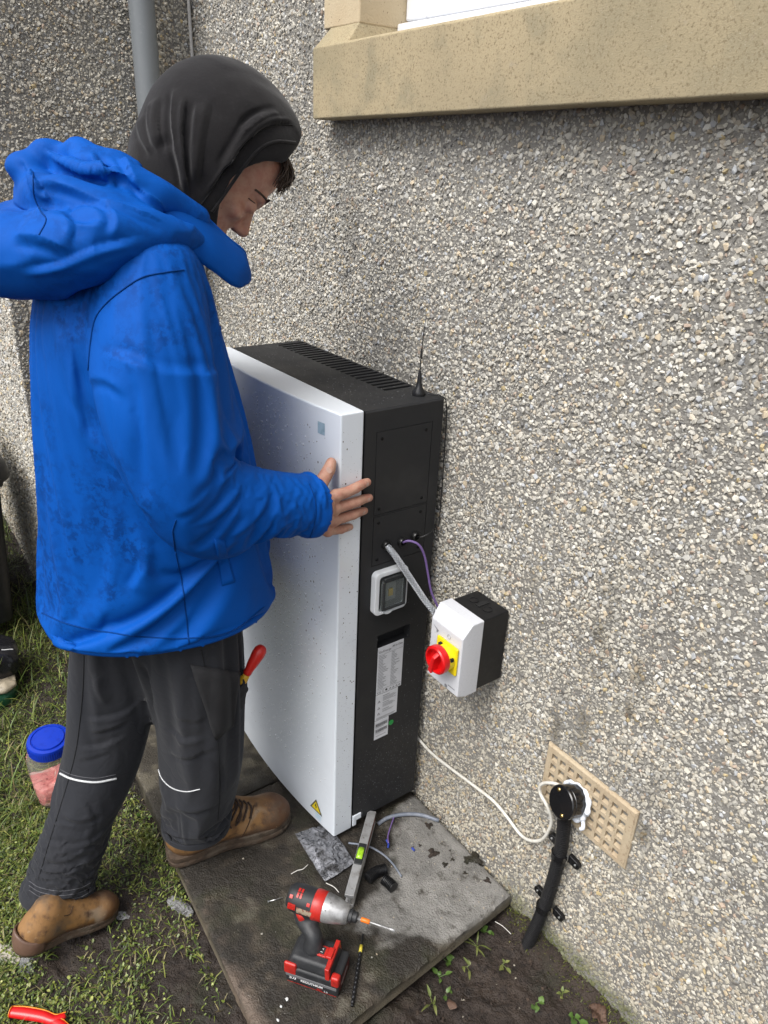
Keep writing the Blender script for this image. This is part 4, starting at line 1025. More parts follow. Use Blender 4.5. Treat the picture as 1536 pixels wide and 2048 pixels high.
def surf_line(bvh, pts, r, name, m, parent, lift=.0, n=6, sub=6):
    H = hits(bvh, pts)
    if len(H) < 2: return None
    P = catmull(np.array([q+nn*lift for q,nn in H]), sub); t = MB(); t.tube(P, r, n); return t.build(name, m, parent, smooth=True)
def px_curve(pts, sub=12): return catmull(np.array(pts, float), sub)[:, :2]
for pts in ([(368,540),(330,545),(285,555),(245,580),(210,610),(190,640),(181,690),(177,740)], [(345,1060),(352,1110),(365,1170),(372,1230),(378,1288)],
            [(84,1226),(130,1246),(200,1262),(290,1274),(380,1276),(460,1262),(528,1214)]):
    surf_line(jb_, px_curve(pts), .0014, 'seam', m_blue2, jacket, .0006, 6, 2)
def patch(bvh, quad, name, m, parent, off, thick, nu=14, nv=10, edge=.004):
    """a stitched-on piece: quad of photo places laid on the surface, given thickness"""
    q = np.array(quad, float); top = []; bot = []
    for i in range(nu):
        for j in range(nv):
            u, v = i/(nu-1), j/(nv-1); p = q[0]*(1-u)*(1-v)+q[1]*u*(1-v)+q[2]*u*v+q[3]*(1-u)*v
            P, nn = hit(bvh, *p)
            if P is None: return None
            e = min(u,1-u)*nu, min(v,1-v)*nv; k = off + thick*(1 if min(e) > .5 else .35); top.append(P+nn*k); bot.append(P-nn*.006)
    idx = np.arange(nu*nv).reshape(nu,nv); F1 = [tuple(x) for x in np.stack([idx[:-1,:-1],idx[1:,:-1],idx[1:,1:],idx[:-1,1:]],-1).reshape(-1,4)]
    n_ = nu*nv; ring = np.concatenate([idx[:,0], idx[-1,1:], idx[-2::-1,-1], idx[0,-2:0:-1]]); F2 = [(ring[(i+1)%len(ring)], ring[i], ring[i]+n_, ring[(i+1)%len(ring)]+n_) for i in range(len(ring))]
    V = np.vstack([top, bot])
    return link_mesh(name, V, F1+F2+[tuple(x+n_ for x in f_[::-1]) for f_ in F1], m, parent, smooth=True)
for pts in ([(618,968),(630,1000),(630,1040),(618,1082)], [(352,1040),(345,1062)], [(430,560),(436,610),(441,660)]): surf_line(jb_, px_curve(pts), .0012, 'seam', m_blue2, jacket, .0006, 6, 2)
pk = patch(jb_, [(428,1078),(448,1080),(470,1164),(444,1172)], 'pocket_welt', m_blue, jacket, .001, .004)
st = MB()
sc_ = np.array([.024,-.385,1.018]); st.box((-.004,-.405,1.022),(.030,-.372,1.038)); st.build('cuff_tab', m_blue, jacket, bevel=.003)

# --- jacket hood lying behind the neck
vh = Vol((-.52,-.92,1.28),(.06,-.36,1.66),.0058)
def ushape(pts):
    P = np.array(pts, float); Mr = np.c_[mir(P[::-1,:3]), P[::-1,3]]; return np.vstack([P, Mr])
def ch(v, P, k, **kw): v.chain(P[:,:3], P[:,3], k=k, **kw)
ch(vh, ushape([(-.075,-.520,1.452,.014),(-.062,-.575,1.462,.030),(-.060,-.640,1.460,.042),(-.078,-.702,1.445,.055),(-.130,-.748,1.428,.063),(-.20,-.772,1.420,.066)]), .012)
ch(vh, ushape([(-.110,-.500,1.485,.016),(-.100,-.570,1.515,.026),(-.116,-.612,1.532,.030),(-.155,-.645,1.545,.032),(-.21,-.665,1.550,.030)]), .012)
ch(vh, ushape([(-.085,-.600,1.495,.024),(-.095,-.660,1.500,.028),(-.135,-.700,1.508,.032),(-.19,-.722,1.512,.034)]), .010)
vh.ell((-.25,-.675,1.455), (.15,.080,.080), k=.02)
# soft peaks of the crumpled top
for (p, r) in (((-.20,-.655,1.574),.018),((-.245,-.690,1.572),.020),((-.16,-.605,1.556),.016),((-.25,-.728,1.548),.024)): vh.ell(p, (r*1.3,r*1.3,r), k=.018)
vh.chain([(-.14,-.585,1.556),(-.165,-.625,1.570),(-.20,-.66,1.580)], [.009,.010,.009], k=.016)
vh.comb(torso_fn(-.004,.6,1.6), (-.52,-.92,1.28),(.06,-.36,1.47), .006, True) if False else None
HV, HF = vh.mesh(2); hb_ = bvh_of(HV, HF); N0 = vnormals(HV, HF)
HV = HV + N0*(.006*fbm(HV, 9, 2, 111))[:,None]; HV = rumple(HV, HF, .0070, 9, (1,1,1), 115)
HV, HF = subdiv(HV, HF)
for f_ in [([(70,360),(150,380),(240,420),(340,455)], .006,.011), ([(60,420),(140,430),(220,450)], -.005,.012), ([(20,470),(90,480),(150,510)], .006,.014), ([(30,540),(110,525),(200,490),(300,470)], -.005,.010),
           ([(80,290),(130,310),(190,330),(250,330)], -.008,.010), ([(110,320),(170,345),(240,350),(300,380)], .007,.011), ([(190,300),(215,340),(240,380)], -.006,.010), ([(240,310),(260,350),(300,400),(340,430)], .006,.009),
           ([(40,310),(60,350),(70,400)], .006,.009), ([(60,340),(85,380),(90,440)], -.005,.009), ([(120,400),(150,450),(140,500)], -.004,.010), ([(200,400),(230,440),(220,480)], .004,.010)]:
    HV = fold(HV, HF, hb_, f_[0], f_[1]*1.7, f_[2]*.95, ends=.25)
jhood = link_mesh('hood', HV, HF, m_blue, jacket, smooth=True)
set_wet(jhood, lambda V: np.full(len(V), .5))
hb_ = bvh_of(HV, HF)
surf_line(hb_, px_curve([(66,345),(68,390),(80,420),(92,440),(78,470)]), .0012, 'seam', m_blue2, jhood, .0002)
# --- standing collar, open at the front
top = np.array([(-.175,-.640,1.560),(-.135,-.600,1.556),(-.112,-.548,1.528),(-.106,-.500,1.492),(-.112,-.450,1.450),(-.126,-.414,1.426),(-.146,-.400,1.409),(-.166,-.392,1.400)])
bot = np.array([(-.150,-.640,1.47),(-.095,-.600,1.46),(-.072,-.548,1.437),(-.068,-.500,1.404),(-.078,-.455,1.374),(-.100,-.424,1.374),(-.128,-.402,1.376),(-.158,-.388,1.376)])
def collar(sgn):
    T_, B_ = catmull(top,6), catmull(bot,6)
    if sgn < 0: T_, B_ = mir(T_), mir(B_)
    nv = 9; V = []
    out = (PR if sgn > 0 else -PR)
    for i in range(len(T_)):
        for j in range(nv):
            t = j/(nv-1); p = B_[i]*(1-t)+T_[i]*t + out*(.016*math.sin(math.pi*t)); V.append(p)
    V = np.array(V); V += out*(.004*fbm(V,26,2,7))[:,None]
    idx = np.arange(len(V)).reshape(len(T_),nv); Fq = np.stack([idx[:-1,:-1],idx[1:,:-1],idx[1:,1:],idx[:-1,1:]],-1).reshape(-1,4)
    if sgn < 0: Fq = Fq[:,::-1]
    o = link_mesh('collar', V, Fq, m_blue, jacket, smooth=True); sd = o.modifiers.new('thick','SOLIDIFY'); sd.thickness = .007; sd.offset = 0
    set_wet(o, lambda V: np.full(len(V), .1)); t = MB(); t.tube(T_,.0042,8); t.build('collar_edge', m_blue, jacket, smooth=True); return o
collar(1); collar(-1)

# --- head frame
HP = math.radians(52); HYAW = .16
hf0 = np.array([math.sin(HYAW), math.cos(HYAW), 0]); HR = np.array([math.cos(HYAW), -math.sin(HYAW), 0])
HFW = hf0*math.cos(HP) + np.array([0,0,-math.sin(HP)]); HUP = hf0*math.sin(HP) + np.array([0,0,math.cos(HP)])
HO = np.array([-.225,-.413,1.558])
def hd(r, f_, u): return HO + r*HR + f_*HFW + u*HUP
HAX = [HR, HFW, HUP]
# --- body (head, neck, trunk, limbs, hands): one mesh
vb = Vol((-.40,-.60,1.36),(-.05,-.24,1.74),.0030)
vb.ell(hd(0,-.012,.048), (.074,.094,.096), HAX, k=.01)
vb.ell(hd(0,.035,.055), (.062,.058,.060), HAX, k=.02)                   # forehead
vb.ell(hd(0,.030,-.035), (.056,.062,.060), HAX, k=.03)                  # cheeks
vb.ell(hd(0,.052,-.085), (.034,.036,.030), HAX, k=.03)                  # jaw, chin
vb.chain([hd(-.045,.0,-.06),hd(-.03,.05,-.095),hd(.03,.05,-.095),hd(.045,.0,-.06)], .016, k=.025)
vb.chain([hd(-.036,.083,.028),hd(0,.092,.024),hd(.036,.083,.028)], [.009,.010,.009], k=.014)   # brow
for s_ in (-1,1):
    vb.ell(hd(s_*.031,.094,.004), (.017,.014,.011), HAX, k=.010, sub=True)
    vb.ell(hd(s_*.031,.080,.003), (.0135,.013,.0125), HAX, k=.002)      # lidded eye
    vb.chain([hd(s_*.020,.0905,.0005),hd(s_*.031,.0925,-.003),hd(s_*.042,.0875,.0005)], .0022, k=.002)   # lid line
    vb.ell(hd(s_*.043,.062,-.028), (.018,.020,.014), HAX, k=.015)       # cheekbone
    vb.ell(hd(s_*.010,.100,-.037), (.0075,.010,.0075), HAX, k=.006)     # nostril wing
    vb.ell(hd(s_*.0075,.106,-.0455), (.0035,.0055,.0035), HAX, k=.002, sub=True)
    vb.ell(hd(s_*.075,-.012,-.005), (.007,.020,.032), HAX, k=.006)      # ear
vb.chain([hd(0,.090,.012),hd(0,.101,-.008),hd(0,.112,-.028)], [.008,.0085,.0105], k=.010)          # nose
vb.ell(hd(0,.112,-.031), (.0105,.0115,.0095), HAX, k=.006)
vb.ell(hd(0,.088,-.066), (.024,.012,.007), HAX, k=.008); vb.ell(hd(0,.086,-.078), (.021,.012,.008), HAX, k=.008); vb.ell(hd(0,.101,-.0725), (.026,.008,.0016), HAX, k=.003, sub=True)
vb.chain([hd(0,-.02,-.03),(-.235,-.475,1.47),(-.24,-.530,1.37)], [.052,.054,.062], k=.03)
vb.ell(hd(0,.070,-.020), (.034,.024,.034), HAX, k=.012)
BV, BF = vb.mesh(1)
vt = Vol((-.60,-1.02,-.06),(.10,-.25,1.44),.013)
vt.comb(torso_fn(-.045,.75,1.42), (-.60,-1.0,.7),(.1,-.25,1.44), .01)
vt.chain(SLV[:,:3], SLV[:,3]*.48, k=.02); vt.chain(LSL[:,:3], LSL[:,3]*.48, k=.02)
RLEG = np.array([(-.165,-.560,.80,.108)]+[(*atX(px,py,x),r) for px,py,x,r in [(388,1290,-.16,.110),(392,1370,-.158,.106),(397,1470,-.157,.097),(390,1570,-.158,.086),(392,1630,-.158,.083),(392,1680,-.156,.083)]])
LLEG = np.array([(-.315,-.615,.80,.110)]+[(*atX(px,py,x),r) for px,py,x,r in [(236,1330,-.30,.098),(228,1420,-.285,.088),(210,1500,-.272,.082),(172,1600,-.25,.077),(140,1700,-.235,.082),(118,1775,-.224,.083),(108,1818,-.218,.082)]])
vt.chain(RLEG[:,:3], RLEG[:,3]*.5, k=.02) if False else vt.chain(RLEG[:-2,:3], RLEG[:-2,3]*.55, k=.02); vt.chain(LLEG[:-3,:3], LLEG[:-3,3]*.55, k=.02); vt.ell((-.24,-.59,.84), (.14,.11,.12), k=.03)
TV, TF = vt.mesh(2)
# right hand flat on the cover's return, thumb up on the front edge
vhd = Vol((-.06,-.46,.86),(.085,-.195,1.075),.0019)
vhd.chain([(.022,-.45,.985),(.024,-.40,.975),(.024,-.36,.962)], [.027,.025,.026], k=.008)
KN = {'i':(.020,-.304,.984),'m':(.022,-.308,.957),'r':(.021,-.310,.931),'l':(.017,-.322,.909)}
for a_, r_ in (('i',.0125),('m',.0125),('r',.012),('l',.011)): vhd.chain([(.022,-.385,.962),KN[a_]], [.016,r_], k=.012, smooth=0)
FG = {'i':[(.019,-.278,.985),(.0165,-.255,.988),(.0115,-.236,.990),(.0098,-.223,.991)],
      'm':[(.020,-.280,.957),(.0170,-.252,.957),(.0115,-.231,.956),(.0098,-.217,.955)],
      'r':[(.019,-.285,.930),(.0165,-.260,.930),(.0115,-.240,.929),(.0098,-.228,.928)],
      'l':[(.015,-.303,.905),(.0130,-.287,.902),(.0100,-.272,.900),(.0090,-.262,.899)]}
for a_, s_ in (('i',1.0),('m',1.0),('r',.96),('l',.86)):
    vhd.chain([KN[a_]]+FG[a_], np.array([.0120,.0110,.0106,.0096,.0084])*s_, k=.0032, smooth=4)
    vhd.ell(np.array(FG[a_][1])+[.004,0,0], (.0070*s_,.0075*s_,.0082*s_), k=.004)     # knuckle
    vhd.ell(np.array(KN[a_])+[.006,0,0], (.007,.009,.008), k=.007)
    for dy in (-.0025,.0025): vhd.chain([np.array(FG[a_][1])+[.0125*s_,dy,-.004],np.array(FG[a_][1])+[.0125*s_,dy,.004]], .0011, k=.0015, sub=True, smooth=0)
vhd.chain([(.026,-.385,.985),(.020,-.352,1.000),(.006,-.328,1.014),(-.004,-.308,1.028),(-.008,-.2985,1.042)], [.019,.0175,.0142,.0130,.0105], k=.010)
vhd.ell((-.004,-.303,1.034), (.0118,.0085,.0135), k=.004)
for a_ in ('i','m','r'):
    vhd.chain([np.array(KN[a_])+[.0115,-.012,0],(.036,-.375,.964)], [.0022,.0012], k=.006, smooth=0)
HNV, HNF = vhd.mesh(2)
m_skin = mat('skin', (.50,.28,.20), .5, var=[(60,4,(.42,.19,.135),.45,.68),(28,3,(.43,.17,.125),.52,.75),(210,4,(.15,.085,.055),.64,.80)], bump=[(420,.18,.0009)], Subsurface_Weight=.10, Subsurface_Scale=.004)
m_skin.node_tree.nodes['Principled BSDF'].inputs['Subsurface Radius'].default_value = (1.0,.35,.2)
# left hand, resting on the front cover
LHO = np.array([-.105,.012,-.060])
vl = Vol((-.605,-.41,.88),(-.40,-.275,1.10),.0035)
vl.chain(LHO+[(-.415,-.40,1.025),(-.395,-.345,1.035)], [.026,.028], k=.008, smooth=0)
for k_, (dx, L_) in enumerate(((-.030,.060),(-.010,.078),(.010,.084),(.030,.076))):
    vl.chain(LHO+[(-.395+dx*.6,-.340,1.04),(-.392+dx,-.330,1.075),(-.390+dx*1.15,-.322,1.075+L_*.5),(-.388+dx*1.3,-.3215,1.075+L_)], [.015,.0105,.0092,.0078], k=.004, smooth=4)
vl.chain(LHO+[(-.385,-.345,1.03),(-.355,-.332,1.05),(-.330,-.3225,1.075)], [.014,.012,.0095], k=.006, smooth=4)
LHV, LHF = vl.mesh(2)
allV = [BV,TV,HNV,LHV]; allF = []; o_ = 0
for v_, f_ in zip(allV,[BF,TF,HNF,LHF]): allF.append(f_+o_); o_ += len(v_)
body_o = link_mesh('body', np.vstack(allV), np.vstack(allF), m_skin, person, smooth=True)
# nails, brow and lashes
m_nail = mat('nail', (.46,.30,.24), .35)
hnb = bvh_of(HNV, HNF)
def nail(px, py, rx, ry, ang, par=body_o):
    P, nn = hit(hnb, px, py)
    if P is None: return
    d_, a_, b_ = frame_of(nn); ca, sa = math.cos(ang), math.sin(ang); A = ca*a_+sa*b_; B = -sa*a_+ca*b_
    V = [P+nn*.0009] + [P + nn*.0002 + rx*math.cos(t)*A + ry*math.sin(t)*B for t in np.linspace(0,2*math.pi,11)[:-1]]
    link_mesh('nail', V, [(0,1+i,1+(i+1)%10) for i in range(10)], m_nail, par, smooth=True)
for (p) in ((735,969),(738,999),(728,1026),(699,1059)): nail(*p, .0045,.0042,.1)
nail(658,940,.0055,.0075,.2)
fcb = bvh_of(BV, BF)
m_hair = mat('dark_brown_hair', (.042,.025,.015), .5, var=[(40,3,(.055,.033,.020),.45,.7)])
hr = random.Random(3); t = MB()
for k in range(150):
    r0_ = hr.uniform(-.062,.068); f0_ = .052 + .022*hr.random() - 4*r0_*r0_; u0_ = .108 - 3.0*r0_*r0_ + hr.uniform(-.006,.006); L_ = hr.uniform(.022,.046)
    a_ = hd(r0_,f0_,u0_); b_ = hd(r0_+hr.uniform(-.006,.006),f0_+.022+hr.uniform(-.004,.006),u0_-.008); c_ = hd(r0_+hr.uniform(-.012,.012),f0_+.030+hr.uniform(-.004,.008),u0_-L_)
    t.tube(catmull([a_,b_,c_],3), [.0018,.0020,.0019,.0017,.0014,.0010,.0005], 4)
t.build('hair', m_hair, person, smooth=True)
for s_ in (-1,1):
    t = MB()
    for k in range(36):
        u_ = k/35; r_ = s_*(.012+.036*u_); p_ = hd(r_, .0968-7.5*max(0,abs(r_)-.014)**2, .026+.006*math.sin(u_*2.4)); t.tube([p_, p_+HUP*.004+HR*s_*.006+HFW*.0005], [.0022,.0008], 4)
    t.build('eyebrow', m_hair, person)

surf_line(fcb, px_curve([(497,396),(501,400),(506,404),(510,407)],4), .0010, 'lash_line', m_hair, body_o, .0004, 5, 2)
surf_line(fcb, px_curve([(510,379),(516,383),(524,390),(531,398)],4), .0019, 'eyebrow', m_hair, person, .0006, 6, 2)
# --- hoodie hood, soft fleece
m_fleece = mat('charcoal_fleece', (.0150,.0138,.0145), .95, spec=.15, var=[(9,3,(.0150,.0142,.0155),.4,.7),(120,4,(.020,.019,.0205),.55,.75)], bump=[(900,.5,.001),(200,.2,.002)], crease=[(9,1,.25,.008,(1,1,.6))], Sheen_Weight=.15)
m_fleece.node_tree.nodes['Principled BSDF'].inputs['Sheen Roughness'].default_value = .5
vf = Vol((-.40,-.66,1.34),(-.06,-.20,1.78),.0046)
def hood_shape(v, g, k=.03, sub=False):
    ax = [HR, hf0*math.cos(.45)-np.array([0,0,math.sin(.45)]), hf0*math.sin(.45)+np.array([0,0,math.cos(.45)])]
    v.ell((-.223,-.392,1.603), (.106+g,.140+g,.126+g), ax, k=k, sub=sub)
    v.ell((-.226,-.440,1.575), (.102+g,.105+g,.118+g), ax, k=k, sub=sub)
    v.chain([(-.221,-.335,1.598),(-.222,-.318,1.570)], [.080+g,.072+g], k=k, sub=sub, smooth=0)
    v.chain([(-.228,-.465,1.55),(-.232,-.495,1.48),(-.238,-.53,1.40)], [.098+g,.092+g,.085+g], k=k, sub=sub)
    v.chain([(-.225,-.410,1.545),(-.225,-.440,1.50)], [.088+g,.082+g], k=k, sub=sub, smooth=0)
hood_shape(vf, 0.0)
hood_shape(vf, -.011, k=.004, sub=True)
# face opening: the brim plane faces forward and down
opn = np.array(hf0)*.66 + np.array([0,0,-.75]); opn /= np.linalg.norm(opn)
P1 = atX(592,296,-.22); P2 = atX(430,434,-.14)
vf.half((P1+P2)/2, opn, (-.40,-.66,1.34), (-.06,-.20,1.78), .004)
vf.ell(hd(.0,.110,.005), (.20,.112,.104), HAX, k=.006, sub=True)
FV, FF = vf.mesh(2); fb_ = bvh_of(FV, FF); N0 = vnormals(FV, FF)
FV = FV + N0*(.004*fbm(FV, 12, 3, 121))[:,None]
FV, FF = subdiv(FV, FF)
for f_ in [([(350,170),(345,230),(350,290),(365,350),(372,400)], .008,.009), ([(375,190),(368,260),(372,330),(380,400)], -.008,.008), ([(395,200),(388,260),(385,320),(388,370)], .006,.009), ([(300,200),(300,250),(315,300)], .006,.010), ([(320,190),(318,250),(330,310)], -.006,.010),
           ([(430,190),(415,260),(405,330),(400,390)], -.004,.012), ([(540,225),(500,245),(470,290),(440,340)], .006,.009), ([(588,245),(540,250),(500,275),(465,320),(420,385),(405,405)], -.0065,.006), ([(560,225),(520,235),(480,265)], .005,.010), ([(410,95),(425,105),(440,97)], -.005,.008), ([(275,240),(285,280),(305,310)], .005,.010)]:
    FV = fold(FV, FF, fb_, f_[0], f_[1]*1.25, f_[2]*.9, ends=.2)
hoodie = link_mesh('hoodie', FV, FF, m_fleece, person, smooth=True); fb_ = bvh_of(FV, FF)
surf_line(fb_, px_curve([(584,250),(545,252),(505,275),(470,316),(430,372),(400,412)]), .0013, 'seam', mat('fleece_seam',(.003,.003,.0035),.9), hoodie, .0004)
surf_line(fb_, px_curve([(590,285),(552,283),(520,297),(490,330),(455,380),(424,424)]), .0030, 'brim', m_fleece, hoodie, .0)

# --- trousers
m_tr = mat('charcoal_work_trousers', (.0165,.0178,.0225), .85, spec=.3, var=[(6,4,(.0175,.0182,.022),.42,.68),(45,5,(.034,.033,.033),.64,.82)], bump=[(1300,.25,.0005),(60,.12,.002)], crease=[(22,0,.12,.003,(1,1,1.3))], Sheen_Weight=.08)
vtr = Vol((-.46,-1.03,-.07),(-.02,-.38,.94),.0085)
vtr.chain(RLEG[:,:3], RLEG[:,3], k=.02); vtr.chain(LLEG[:,:3], LLEG[:,3], k=.004)
vtr.ell((-.24,-.590,.80), (.175,.135,.13), k=.03)
PV, PFc = vtr.mesh(2)
aR = RLEG[-1,:3]-RLEG[-2,:3]; aR /= np.linalg.norm(aR); RB_ = RLEG[-2,:3]+(RLEG[-1,:3]-RLEG[-2,:3])*.40
aL = LLEG[-1,:3]-LLEG[-3,:3]; aL /= np.linalg.norm(aL); LB = LLEG[-2,:3]+(LLEG[-1,:3]-LLEG[-2,:3])*.35
hR = (PV-RB_)@aR; hL = (PV-LB)@aL; nR = np.linalg.norm(PV-RB_,axis=1) < .16; nL = np.linalg.norm(PV-LB,axis=1) < .16
PV, PFc = trim(PV, PFc, ((hR > 0) & nR) | ((hL > 0) & nL) | (PV[:,2] > .88))
PV = square_edge(PV, PFc, RB_, aR, .16); PV = square_edge(PV, PFc, LB, aL, .16)
hR = (PV-RB_)@aR; hL = (PV-LB)@aL; nR = np.linalg.norm(PV-RB_,axis=1) < .16; nL = np.linalg.norm(PV-LB,axis=1) < .16
vt = Vol((-.46,-1.03,-.10),(-.02,-.38,.92),.016)
vt.chain(RLEG[:,:3], RLEG[:,3]*.76, k=.02); vt.chain(LLEG[:,:3], LLEG[:,3]*.76, k=.02); vt.ell((-.24,-.590,.80), (.16,.12,.12), k=.03)
FMV, FMF = vt.mesh(2)
pin = smstep(.74,.80,PV[:,2]); pin = np.maximum(pin, ((hR > -.022) & nR)*1.0); pin = np.maximum(pin, ((hL > -.022) & nL)*1.0)
PV = PV - vnormals(PV,PFc)*(.004*(1-pin))[:,None]; PV = drape(PV, PFc, pin, FMV, FMF, 4.0, .085, .6, 18)
PV, PFc = subdiv(PV, PFc); pb_ = bvh_of(PV, PFc)
for f_ in [([(160,1432),(200,1434),(245,1424),(290,1400)], -.006,.009), ([(175,1462),(215,1456),(262,1436)], .006,.010), ([(152,1492),(205,1488),(258,1462)], -.005,.008), ([(150,1520),(190,1510),(230,1496)], .005,.009), ([(190,1340),(196,1380),(214,1415)], .006,.011),
           ([(120,1625),(158,1640),(215,1622)], .006,.010), ([(98,1672),(140,1690),(205,1668)], -.006,.009), ([(84,1712),(125,1722),(185,1698)], .006,.009), ([(160,1590),(190,1630),(200,1680)], -.004,.010),
           ([(278,1312),(302,1345),(313,1392),(312,1432)], .008,.012), ([(325,1455),(362,1478),(420,1468)], -.006,.010), ([(330,1500),(385,1512),(440,1488)], .006,.010), ([(338,1605),(385,1622),(445,1596)], .006,.009), ([(345,1420),(390,1440),(420,1430)], .004,.012), ([(425,1500),(446,1545),(440,1600)], .005,.011)]:
    PV = fold(PV, PFc, pb_, f_[0], f_[1], f_[2], ends=.3)
trousers = link_mesh('trousers', PV, PFc, m_tr, person, smooth=True); sd = trousers.modifiers.new('thick','SOLIDIFY'); sd.thickness = .003; sd.offset = -1; pb_ = bvh_of(PV, PFc)
m_pipe2 = mat('reflective_piping', (.55,.56,.57), .4)
surf_line(pb_, px_curve([(121,1547),(140,1556),(165,1562),(195,1564),(232,1557)]), .0024, 'piping', m_pipe2, trousers, .001, 8)
surf_line(pb_, px_curve([(316,1535),(325,1558),(345,1576),(372,1583),(400,1578)]), .0013, 'piping', m_pipe2, trousers, .0008, 8)
m_stitch = mat('grey_stitching', (.10,.10,.11), .8)
for dy in (0,9,18): surf_line(pb_, px_curve([(58,1762+dy),(80,1775+dy),(120,1782+dy),(160,1776+dy),(182,1765+dy)]), .0007, 'stitching', m_stitch, trousers, .0003, 5)
m_tseam = mat('dark_trouser_seam', (.006,.0065,.008), .9)
for pts in ([(402,1300),(415,1360),(428,1430),(436,1500),(440,1570),(436,1640)], [(168,1310),(166,1370),(160,1440),(150,1510),(128,1590),(100,1680),(76,1760)], [(326,1664),(350,1674),(390,1678),(430,1670),(455,1650)]):
    surf_line(pb_, px_curve(pts), .0011, 'seam', m_tseam, trousers, .0005, 5, 2)
surf_line(pb_, px_curve([(121,1539),(140,1548),(165,1554),(195,1556),(232,1549)]), .0007, 'stitching', m_stitch, trousers, .0004, 5, 2)
m_pocket = mat('charcoal_pocket_cloth', (.012,.012,.014), .85, var=[(20,4,(.020,.020,.022),.4,.7)], bump=[(1300,.25,.0005)])
patch(pb_, [(380,1328),(478,1344),(466,1450),(430,1478)], 'holster_pocket', m_pocket, trousers, .002, .009, 18, 14)
v = Vol((-.22,-.60,.30),(-.03,-.38,.64),.0045)
v.chain([atX(452,1352,-.115),atX(468,1362,-.105),atX(464,1405,-.108),atX(446,1462,-.118)], [.026,.030,.030,.016], k=.01, sx=1.5)
v.half(atX(470,1345,-.10), np.array([0,.22,1]), (-.22,-.60,.30), (-.03,-.38,.64), .003)
v.chain([atX(476,1352,-.098)+np.array([0,0,.03]),atX(470,1370,-.10)], [.017,.014], k=.003, sub=True, smooth=0)
V, F_ = v.mesh(2); V = rumple(V, F_, .004, 16, (1,1,1.3), 161); link_mesh('holster_pocket', V, F_, m_pocket, trousers, smooth=True)
# --- boots
m_nub = mat('tan_nubuck', (.30,.155,.048), .8, attr=('col','GEOMETRY'), var=[(40,5,(.060,.030,.016),.52,.72),(110,4,(.30,.21,.12),.64,.8),(12,4,(.085,.060,.040),.56,.72)], bump=[(220,.35,.0016)], rvar=(9,.45,.85))
m_sole = mat('muddy_sole', (.070,.045,.028), .8, var=[(20,4,(.12,.10,.075),.5,.7),(60,4,(.035,.022,.014),.5,.7)], bump=[(160,.6,.003)])
def boot(org, yaw, pitch, L, label, toe_up=0.0):
    """org: ground point under the heel's back; L: length"""
    fw = np.array([math.sin(yaw)*math.cos(pitch), math.cos(yaw)*math.cos(pitch), -math.sin(pitch)]); rt = np.array([math.cos(yaw), -math.sin(yaw), 0]); up = np.cross(rt, fw); S = L/.31
    W = lambda l, w, h: np.array(org) + S*(l*fw + w*rt + h*up)
    AXB = [rt, fw, up]; r_ = .02
    c = W(.155,0,.07)
    v = Vol(c-.24, c+.24, .0042)
    v.ell(W(.062,0,.060), np.array([.043,.060,.048])*S, AXB, k=.02*S)
    v.chain([W(.070,0,.08),W(.082,0,.118)], np.array([.046,.042])*S, k=.02, smooth=0)
    v.chain([W(.06,0,.055),W(.13,0,.060),W(.20,.002,.048),W(.25,.002,.044)], np.array([.042,.043,.044,.043])*S, k=.02)
    v.chain([W(.10,0,.11),W(.155,0,.088),W(.20,0,.066)], np.array([.040,.036,.030])*S, k=.02)
    v.ell(W(.252,.002,.040), np.array([.047,.056,.040])*S, AXB, k=.012)
    v.half(W(.1,0,.022), -up, c-.3, c+.3, .003)
    V, F_ = v.mesh(2); V = V + vnormals(V,F_)*(.0018*fbm(V,28,3,141))[:,None]
    bo = link_mesh('boot', V, F_, m_nub, person, smooth=True)
    bo['label'] = label
    rel = (V - np.array(org))/S; l_ = rel@fw; h_ = rel@up; n1 = fbm(V,16,4,151); n2 = fbm(V,50,3,153)
    tan = np.array([.235,.122,.042]); brn = np.array([.105,.050,.020]); wetc = np.array([.060,.024,.010])
    c = tan + (brn-tan)*smstep(-.05,.45,n1+.5*n2)[:,None]
    w = np.clip(smstep(.20,.27,l_+.06*n1+.03*n2) + smstep(.055,.030,h_+.02*n1),0,1)*.85; c = c*(1-w[:,None]) + wetc*w[:,None]
    scf = smstep(.12,.35,fbm(V,30,3,157))*np.exp(-((l_-.215)/.03)**2); c = c*(1-.6*scf[:,None]) + .6*scf[:,None]*np.array([.28,.23,.17])
    set_col(bo, c); bo_b = bvh_of(V, F_)
    # sole: outline swept up with a groove
    ou = [(.0,0),(.006,.028),(.03,.040),(.09,.040),(.14,.038),(.20,.048),(.25,.050),(.285,.040),(.305,.018),(.31,0)]
    out = [(l,w) for l,w in ou] + [(l,-w*(.95)) for l,w in ou[-2:0:-1]]; out = catmull(np.array([(l,w,0) for l,w in out+[out[0]]]),4)[:-1,:2]
    V = []; lay = [(0,.97),(.004,1.0),(.014,1.0),(.016,.975),(.019,1.0),(.030,.995),(.032,.93)]
    for h_, g in lay:
        for (l,w) in out: V.append(W(.155+(l-.155)*g, w*g, h_ + toe_up*max(0,l-.2)**2*6))
    n_ = len(out); Fs = [(k*n_+i, k*n_+(i+1)%n_, (k+1)*n_+(i+1)%n_, (k+1)*n_+i) for k in range(len(lay)-1) for i in range(n_)] + [tuple(range(n_-1,-1,-1)), tuple((len(lay)-1)*n_+i for i in range(n_))]
    link_mesh('sole', V, [f[::-1] for f in Fs], m_sole, bo, autosmooth=50)
    return bo, W, bo_b, fw, up, S
bR, WR_, rR, fR, uR, sR = boot((-.180,-.655,.004), .150, 0.0, .322, 'front boot standing on the slab, wet brown toe')
bL, WL_, rL, fL, uL, sL = boot((-.152,-1.008,-.018), -.08, .20, .228, 'rear boot on the grass with its heel raised')
